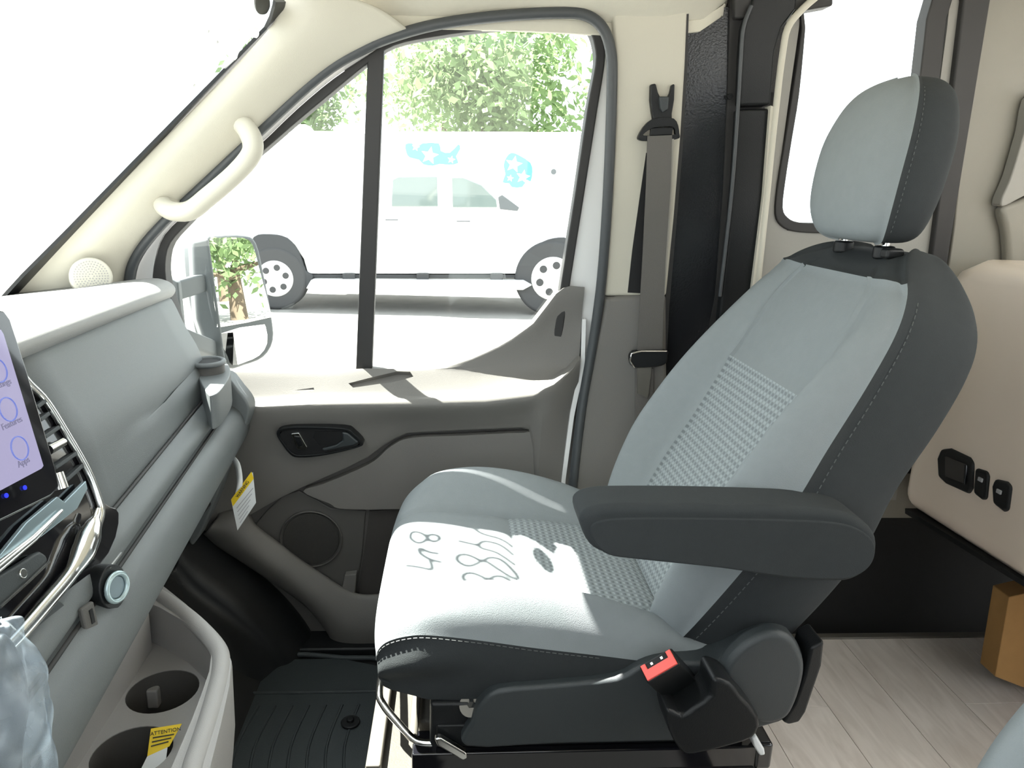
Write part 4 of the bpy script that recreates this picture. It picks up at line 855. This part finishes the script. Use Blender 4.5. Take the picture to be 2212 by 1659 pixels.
net = [film_ring(a, b, c_, 16) for a, b, c_ in ((-6, 1372, 3), (-6, 1378, 20), (-4, 1420, 42), (4, 1480, 52), (12, 1540, 50), (20, 1620, 30), (26, 1740, 22))]
G = dense(net, 4, 2, True); part('knob', G, 0, G.shape[0]-1, 0, G.shape[1], SLATE, gl, wrap=True)

# hanging airbag tag
ht = thing('hang_tag', on(525, 1100, 'y', 0.66), 'white hang tag with a yellow heading strip by the glove box', 'tag')
ly = 0.66
prism('tag_card', onY([(499, 1079), (546, 1020), (553, 1086), (513, 1146)], ly), (0, 0.0008, 0), PAPER, ht)
prism('heading_strip', onY([(499, 1079), (543, 1019), (548, 1034), (503, 1094)], ly-0.0006), (0, 0.0005, 0), YELLOW, ht)
a, b = on(510, 1080, 'y', ly), on(540, 1037, 'y', ly); text('heading', 'WARNING', 0.0085, on(524, 1057, 'y', ly-0.0012), b-a, on(543, 1019, 'y', ly)-on(548, 1034, 'y', ly), INK, ht)
for k in range(5):
    a, b = on(508+k*2.2, 1102+k*7.5, 'y', ly-0.0004), on(547-k*3.4+3, 1050+k*13, 'y', ly-0.0004); d = b-a
    obox('print_line', (a+b)/2, d*0.42, np.cross((0, -1, 0), d/np.linalg.norm(d))*0.0005, (0, 0.0002, 0), INKG, ht)
sp = [(490, 985, .70), (503, 983, .69), (518, 1000, .675), (524, 1030, .66), (524, 1050, .66)]; sq = [(492, 999, .70), (503, 1000, .69), (509, 1014, .675), (512, 1045, .66), (508, 1066, .66)]
A = cr([on(a, b, 'y', y) for a, b, y in sp], 4); B = cr([on(a, b, 'y', y) for a, b, y in sq], 4); G = np.stack([A, B], axis=1)
part('tag_loop', G, 0, len(A)-1, 0, 1, PAPER, ht, solid=0.0006)

# ================================================================== FOOTWELL
fw = thing('wall_footwell', (-0.7, 0.3, 0), 'black carpeted bulkhead and wheel arch of the footwell', kind='structure')
prof = [(-0.50, 0.40), (-0.60, 0.33), (-0.60, 0.26), (-0.545, 0.16), (-0.48, 0.07), (-0.40, 0.0), (-1.0, 0.0), (-1.0, 0.78), (-0.70, 0.78), (-0.6, 0.5)]
prism('bulkhead', [(x, -0.9, z) for x, z in prof], (0, 1.78, 0), CARPET, fw, bevel=0.01)
net = []
for px, py in [(430, 1140), (470, 1190), (540, 1245), (610, 1310), (660, 1375), (690, 1440)]:
    a = on(px, py, 'y', 0.84); net.append([a+np.array([0.0, 0.03, 0.0]), a, a+np.array([-0.02, -0.07, -0.02]), a+np.array([-0.03, -0.09, -0.05]), a+np.array([-0.06, -0.15, -0.06]), a+np.array([-0.08, -0.18, -0.16])])
G = dense(net, 4, 4); part('arch_cover', G, 0, G.shape[0]-1, 0, G.shape[1]-1, BLACKP, fw, solid=0.004)
box('door_sill', (-0.75, 0.80, -0.01), (0.5, 0.885, 0.02), BLACKP, fw, bevel=0.006)

# floor mat
fm = thing('floor_mat', (-0.25, 0.45, 0.0), 'dark rubber floor mat with a round clip in the footwell', 'mat')
mp = [(-0.43, 0.14), (-0.14, 0.14), (-0.13, 0.45), (-0.13, 0.74), (-0.25, 0.78), (-0.40, 0.78), (-0.44, 0.60)]
prism('mat_sheet', [(x, y, 0.001) for x, y in mp], (0, 0, 0.008), MAT_, fm, bevel=0.003)
tube('mat_rim', cr([(x, y, 0.010) for x, y in mp], 4, True), 0.006, MAT_, fm, n=8, closed=True)
for k in range(7):
    xr = -0.40+k*0.034
    tube('tread_rib', cr([(xr, 0.20, 0.009), (xr+0.012, 0.36, 0.009), (xr-0.006, 0.50, 0.009), (xr+0.006, 0.62, 0.009)], 4), 0.0028, MAT_, fm, n=6)
tube('mat_edge_bar', [(-0.42, 0.66, 0.01), (-0.15, 0.66, 0.01)], 0.004, MAT_, fm, n=6)
cp = on(757, 1561, 'z', 0.011)
disc('fixing_clip', cp+np.array([0, 0, 0.004]), (0, 0, 1), 0.019, 0.006, BLACKP, fm, n=28, bevel=0.002); disc('clip_knob', cp+np.array([0, 0, 0.010]), (0, 0, 1), 0.007, 0.008, BLACKP, fm, n=16, bevel=0.002)

# ================================================================== OUTSIDE
wm = thing('wing_mirror', (-0.55, 1.05, 0.62), 'large towing wing mirror with two glasses outside the door window', 'mirror')
MN = np.array((0.80, -0.60, 0.06)); MN /= np.linalg.norm(MN); M0 = on(520, 650, 'y', 1.12)
HOUS = mat('grey_mirror_shell', (0.10, 0.11, 0.115), 0.5)
def mi(a, b, off=0.0): return onp(a, b, M0+MN*off, MN)
shell = cr([mi(a, b) for a, b in [(446, 516), (470, 507), (530, 507), (556, 525), (572, 590), (589, 680), (593, 735), (572, 772), (530, 790), (498, 796), (478, 760), (462, 690), (448, 600)]], 3, True)
prism('mirror_shell', shell, -MN*0.09, HOUS, wm, bevel=0.012)
prism('upper_glass', cr([mi(a, b, 0.001) for a, b in [(452, 520), (470, 514), (525, 514), (546, 530), (560, 580), (585, 676), (582, 686), (480, 706), (470, 695), (458, 620)]], 2, True), -MN*0.003, MIRROR, wm)
prism('wide_glass', cr([mi(a, b, 0.001) for a, b in [(478, 720), (560, 702), (574, 706), (577, 742), (560, 768), (530, 782), (502, 789), (492, 770)]], 2, True), -MN*0.003, MIRROR, wm)
pA, pB = on(432, 612, 'y', 1.05), on(340, 640, 'y', 0.93)
obox('upper_arm', (pA+pB)/2, (pA-pB)/2, (0, 0, 0.022), (0.012, 0.016, 0), HOUS, wm, bevel=0.006)
pA, pB = on(455, 755, 'y', 1.05), on(390, 730, 'y', 0.93)
obox('lower_arm', (pA+pB)/2, (pA-pB)/2, (0, 0, 0.02), (0.012, 0.016, 0), HOUS, wm, bevel=0.006)
sh = [on(a, b, 'y', 1.06) for a, b in [(415, 520), (452, 512), (470, 640), (490, 790), (455, 780), (425, 690), (418, 600)]]
prism('shell_back', sh, (-0.03, 0.05, 0), HOUS, wm, bevel=0.01)
prism('sail_mount', [on(a, b, 'y', 0.93) for a, b in [(350, 590), (385, 610), (400, 760), (370, 800), (340, 800)]], (0, 0.02, 0), HOUS, wm, bevel=0.004)

# pickup truck
ya = 10.0
tk = thing('pickup_truck', (-0.5, ya+0.9, -0.68), 'white crew cab pickup truck parked across the lot', 'truck')
def tp(P, y=ya): return onY(P, y)
body = [(380, 470), (400, 450), (820, 446), (838, 400), (852, 374), (880, 366), (985, 366), (1020, 372), (1090, 432), (1110, 444), (1240, 456), (1285, 470), (1300, 500), (1300, 590), (1225, 596), (1222, 560), (1195, 530), (1165, 535), (1145, 565), (1140, 592), (664, 592), (655, 560), (635, 530), (600, 512), (555, 512), (530, 560), (525, 596), (380, 590)]
prism('body', tp(body), (0, 1.9, 0), WHITEP, tk, bevel=0.04)
def win(name, P, m=SHADEG): return prism(name, tp(P, ya-0.012), (0, 0.03, 0), m, tk, bevel=0.01)
win('rear_door_window', [(848, 388), (860, 382), (944, 382), (946, 446), (846, 446)])
win('front_door_window', [(976, 384), (1000, 384), (1040, 400), (1072, 432), (1074, 448), (978, 448)])
win('door_mirror', [(1076, 425), (1084, 420), (1122, 448), (1118, 456), (1080, 452)], HOUS)
for P in ([(832, 474), (860, 474), (860, 476), (832, 476)], [(986, 477), (1016, 477), (1016, 479), (986, 479)]): win('door_handle', P, HOUS)
def arch(P): return prism('wheel_arch', tp(P, ya-0.03), (0, 0.3, 0), mat('arch_grey', (0.035, 0.037, 0.04), 0.8), tk, bevel=0.01)
arch(cr([(528, 600), (532, 550), (548, 512), (580, 506), (620, 514), (645, 545), (660, 585), (676, 596), (664, 618), (640, 625), (560, 625)], 3, True))
arch(cr([(1132, 600), (1142, 560), (1165, 528), (1195, 515), (1230, 516), (1262, 545), (1275, 590), (1270, 625), (1160, 625), (1140, 612)], 3, True))
for px in (594, 1194):
    c = on(px, 602, 'y', ya-0.05); r = c[2]+0.68
    tw = disc('tyre', c, (0, -1, 0), r, 0.28, TYRE, tk, n=48, bevel=0.05)
    disc('wheel', c-np.array([0, 0.012, 0]), (0, -1, 0), r*0.58, 0.05, ALLOY, tw, n=40, bevel=0.02)
    for k in range(6):
        t = k*math.pi/3+0.3; disc('wheel_hole', c+np.array([r*0.36*math.cos(t), -0.02, r*0.36*math.sin(t)]), (0, -1, 0), r*0.10, 0.02, TYRE, tw, n=14)
prism('running_board', tp([(672, 604), (1132, 606), (1150, 616), (1130, 627), (660, 624)], ya-0.15), (0, 0.2, 0), WHITEP, tk, bevel=0.02)
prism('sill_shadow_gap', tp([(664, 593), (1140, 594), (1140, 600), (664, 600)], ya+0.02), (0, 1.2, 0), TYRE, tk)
for px in (740, 900, 1060): prism('board_bracket', tp([(px, 592), (px+26, 592), (px+26, 610), (px, 610)], ya-0.05), (0, 0.2, 0), TYRE, tk)

# white camper with cyan decals behind the truck
yb = 13.5
cv = thing('camper_trailer', (0, yb, -0.68), 'long white camper trailer with cyan splash decals behind the truck', 'trailer')
prism('shell', onY([(420, 330), (600, 282), (1500, 286), (1520, 300), (1520, 560), (400, 560)], yb), (0, 2.3, 0), WHITEP, cv, bevel=0.08)
prism('roof_line', onY([(560, 289), (1500, 292), (1500, 293.5), (560, 290.5)], yb-0.01), (0, 0.02, 0), INKG, cv)
for k, px in enumerate((610, 720)): prism('roof_vent', onY([(px, 282), (px+6, 270), (px+50, 268), (px+60, 282)], yb+0.6), (0, 0.5, 0), WHITEP, cv, bevel=0.03)
def star(cx, cy, r, y, rot=0): return [on(cx+(r if k % 2 == 0 else r*0.45)*math.sin(rot+k*math.pi/5), cy-(r if k % 2 == 0 else r*0.45)*math.cos(rot+k*math.pi/5), 'y', y) for k in range(10)]
d1 = [(876, 312), (890, 310), (900, 320), (912, 310), (948, 310), (952, 326), (972, 330), (990, 312), (994, 322), (985, 338), (990, 352), (970, 356), (950, 354), (935, 358), (915, 355), (905, 345), (885, 340), (878, 330)]
d2 = [(1094, 340), (1105, 330), (1122, 336), (1146, 352), (1150, 372), (1146, 392), (1138, 388), (1128, 404), (1106, 404), (1100, 396), (1086, 394), (1092, 376), (1088, 358)]
for d in (d1, d2): prism('splash_decal', cr(onY(d, yb-0.008), 2, True), (0, 0.01, 0), CYAN, cv)
for c_ in ((928, 336, 20), (898, 318, 9), (975, 345, 9), (1110, 355, 19), (1130, 382, 16), (1102, 385, 8)): prism('star_decal', star(*c_, yb-0.014, 0.2), (0, 0.01, 0), WHITEP, cv)
disc('fuel_cap', on(1196, 371, 'y', yb-0.01), (0, -1, 0), 0.05, 0.03, HOUS, cv)

# trees
def leaf_mesh(name, c, rad, n, size, seed):
    r_ = np.random.default_rng(seed); V = []; F = []
    cl = r_.normal(0, 1, (26, 3)); cl /= np.linalg.norm(cl, axis=1)[:, None]; cl *= (r_.uniform(0.25, 0.95, 26)[:, None])
    for k in range(n):
        q = cl[r_.integers(26)]*rad+r_.normal(0, 0.22, 3)*rad; p = np.array(c)+q
        u = r_.normal(0, 1, 3); u /= np.linalg.norm(u); w = np.cross(u, r_.normal(0, 1, 3)); w /= np.linalg.norm(w); s = size*r_.uniform(0.6, 1.3); b = len(V)
        V += [p-u*s, p+w*s*0.45, p+u*s, p-w*s*0.45]; F.append((b, b+1, b+2, b+3))
    return V, F
def tree(x, y, h, rx, rz, n, seed, label, m):
    t = thing('tree', (x, y, -0.68), label, 'tree', group='trees around the lot')
    top = h-rz*0.6
    tube('trunk', [(x, y, -0.7), (x+0.1, y, top*0.4), (x-0.05, y+0.1, top)], [0.24, 0.18, 0.09], BARK, t, n=10)
    for k in range(4):
        a = k*1.6+seed; tube('branch', [(x, y, top*(0.5+0.08*k)), (x+0.6*rx*math.cos(a), y+0.6*rx*math.sin(a), top*(0.75+0.08*k))], [0.09, 0.03], BARK, t, n=6)
    V, F = leaf_mesh('foliage', (x, y, h), np.array((rx, rx, rz)), n, 0.15, seed)
    o = mk('foliage', V, F, m, t, smooth=False); tag(o, kind='stuff')
tree(0.6, 19.0, 4.0, 2.6, 2.4, 5200, 1, 'large leafy tree straight behind the camper, seen through the door window', LEAF)
tree(-5.0, 25.0, 3.6, 2.2, 1.8, 2600, 2, 'smaller leafy tree left of the window divider, behind the camper', LEAF2)
tree(-0.6, 31.0, 5.0, 2.6, 2.2, 2400, 3, 'pale leafy tree beside the window divider, furthest away', LEAF)
for k, (x, y) in enumerate(((19, 1.0), (24, 6.0), (30, 0.5))):
    tree(x, y, 2.2+0.5*k, 2.2, 2.2, 1800, 10+k, ('leafy tree reflected at the left of the wing mirror', 'leafy tree reflected in the middle of the wing mirror', 'leafy tree reflected at the right of the wing mirror')[k], LEAF)

# awning case added outside, out of view, to block sun at the sliding window
aw = thing('sunblocker_case', (1.6, 1.0, 1.66), 'white awning case fixed outside above the sliding door', 'sunblocker')
prism('case', [(-0.15, 0.86, 1.68), (-0.15, 1.14, 1.66), (-0.15, 1.18, 1.70), (-0.15, 1.16, 1.78), (-0.15, 0.86, 1.82)], (3.3, 0, 0), WHITEP, aw, bevel=0.02)
prism('end_cap', [(-0.17, 0.86, 1.675), (-0.17, 1.14, 1.655), (-0.17, 1.185, 1.70), (-0.17, 1.16, 1.785), (-0.17, 0.86, 1.825)], (0.02, 0, 0), SLATE, aw)

# ================================================================== WRITING ON THE WINDSHIELD (its shadow falls on the cushion)
wr2 = thing('marker_writing', wsh(0.2, 0.55), None); wr2.parent = ws; wr2.location = wsh(0.2, 0.55)-ORG[ws.name]
def to_ws(px, py):
    p = on(px, py, 'z', 0.454); d = -SUN; return p+d*(((WP-p) @ WN)/(d @ WN))
def stroke(P, r=0.0050): tube('stroke', cr([to_ws(a, b) for a, b in P], 4), r, PAINTPEN, wr2, n=6)
def crop(P): return [(820+a/4.809, 1080+b/4.809) for a, b in P]
stroke(crop([(300, 145), (400, 150), (540, 190), (500, 235)]))
stroke(crop([(620, 410), (560, 435), (500, 395), (540, 360), (610, 375), (620, 410)])); stroke(crop([(500, 400), (440, 350), (340, 330), (320, 390), (400, 450), (470, 430), (500, 400)]))
stroke(crop([(620, 555), (520, 545), (420, 505), (430, 560), (520, 615), (650, 645)])); stroke(crop([(520, 615), (545, 720), (430, 705), (260, 672)]))
stroke(crop([(1350, 400), (1250, 350), (1050, 310), (960, 250), (960, 200), (1030, 185), (1200, 210), (1340, 310)])); stroke(crop([(960, 260), (800, 245)]))
stroke(crop([(1350, 480), (1230, 410), (1080, 385), (1015, 420), (1040, 460), (1180, 490), (1370, 580)])); stroke(crop([(1015, 435), (800, 405)]))
for dx, dy in ((0, 0), (60, 185)):
    stroke(crop([(1040+dx, 590+dy), (960+dx, 640+dy), (880+dx, 655+dy), (800+dx, 610+dy), (810+dx, 560+dy), (880+dx, 540+dy), (960+dx, 560+dy), (1040+dx, 590+dy), (1120+dx, 550+dy), (1230+dx, 560+dy), (1340+dx, 640+dy), (1390+dx, 710+dy), (1320+dx, 715+dy), (1200+dx, 660+dy), (1100+dx, 600+dy), (1040+dx, 590+dy)]))
ov = [to_ws(p[0]-12, p[1]+9) for p in crop([(1590, 405), (1630, 350), (1720, 385), (1800, 475), (1835, 570), (1795, 620), (1710, 580), (1620, 485)])]
st_ = prism('sensor_patch', cr(ov, 3, True), np.array(WN)*0.003, BLACKP, ws)
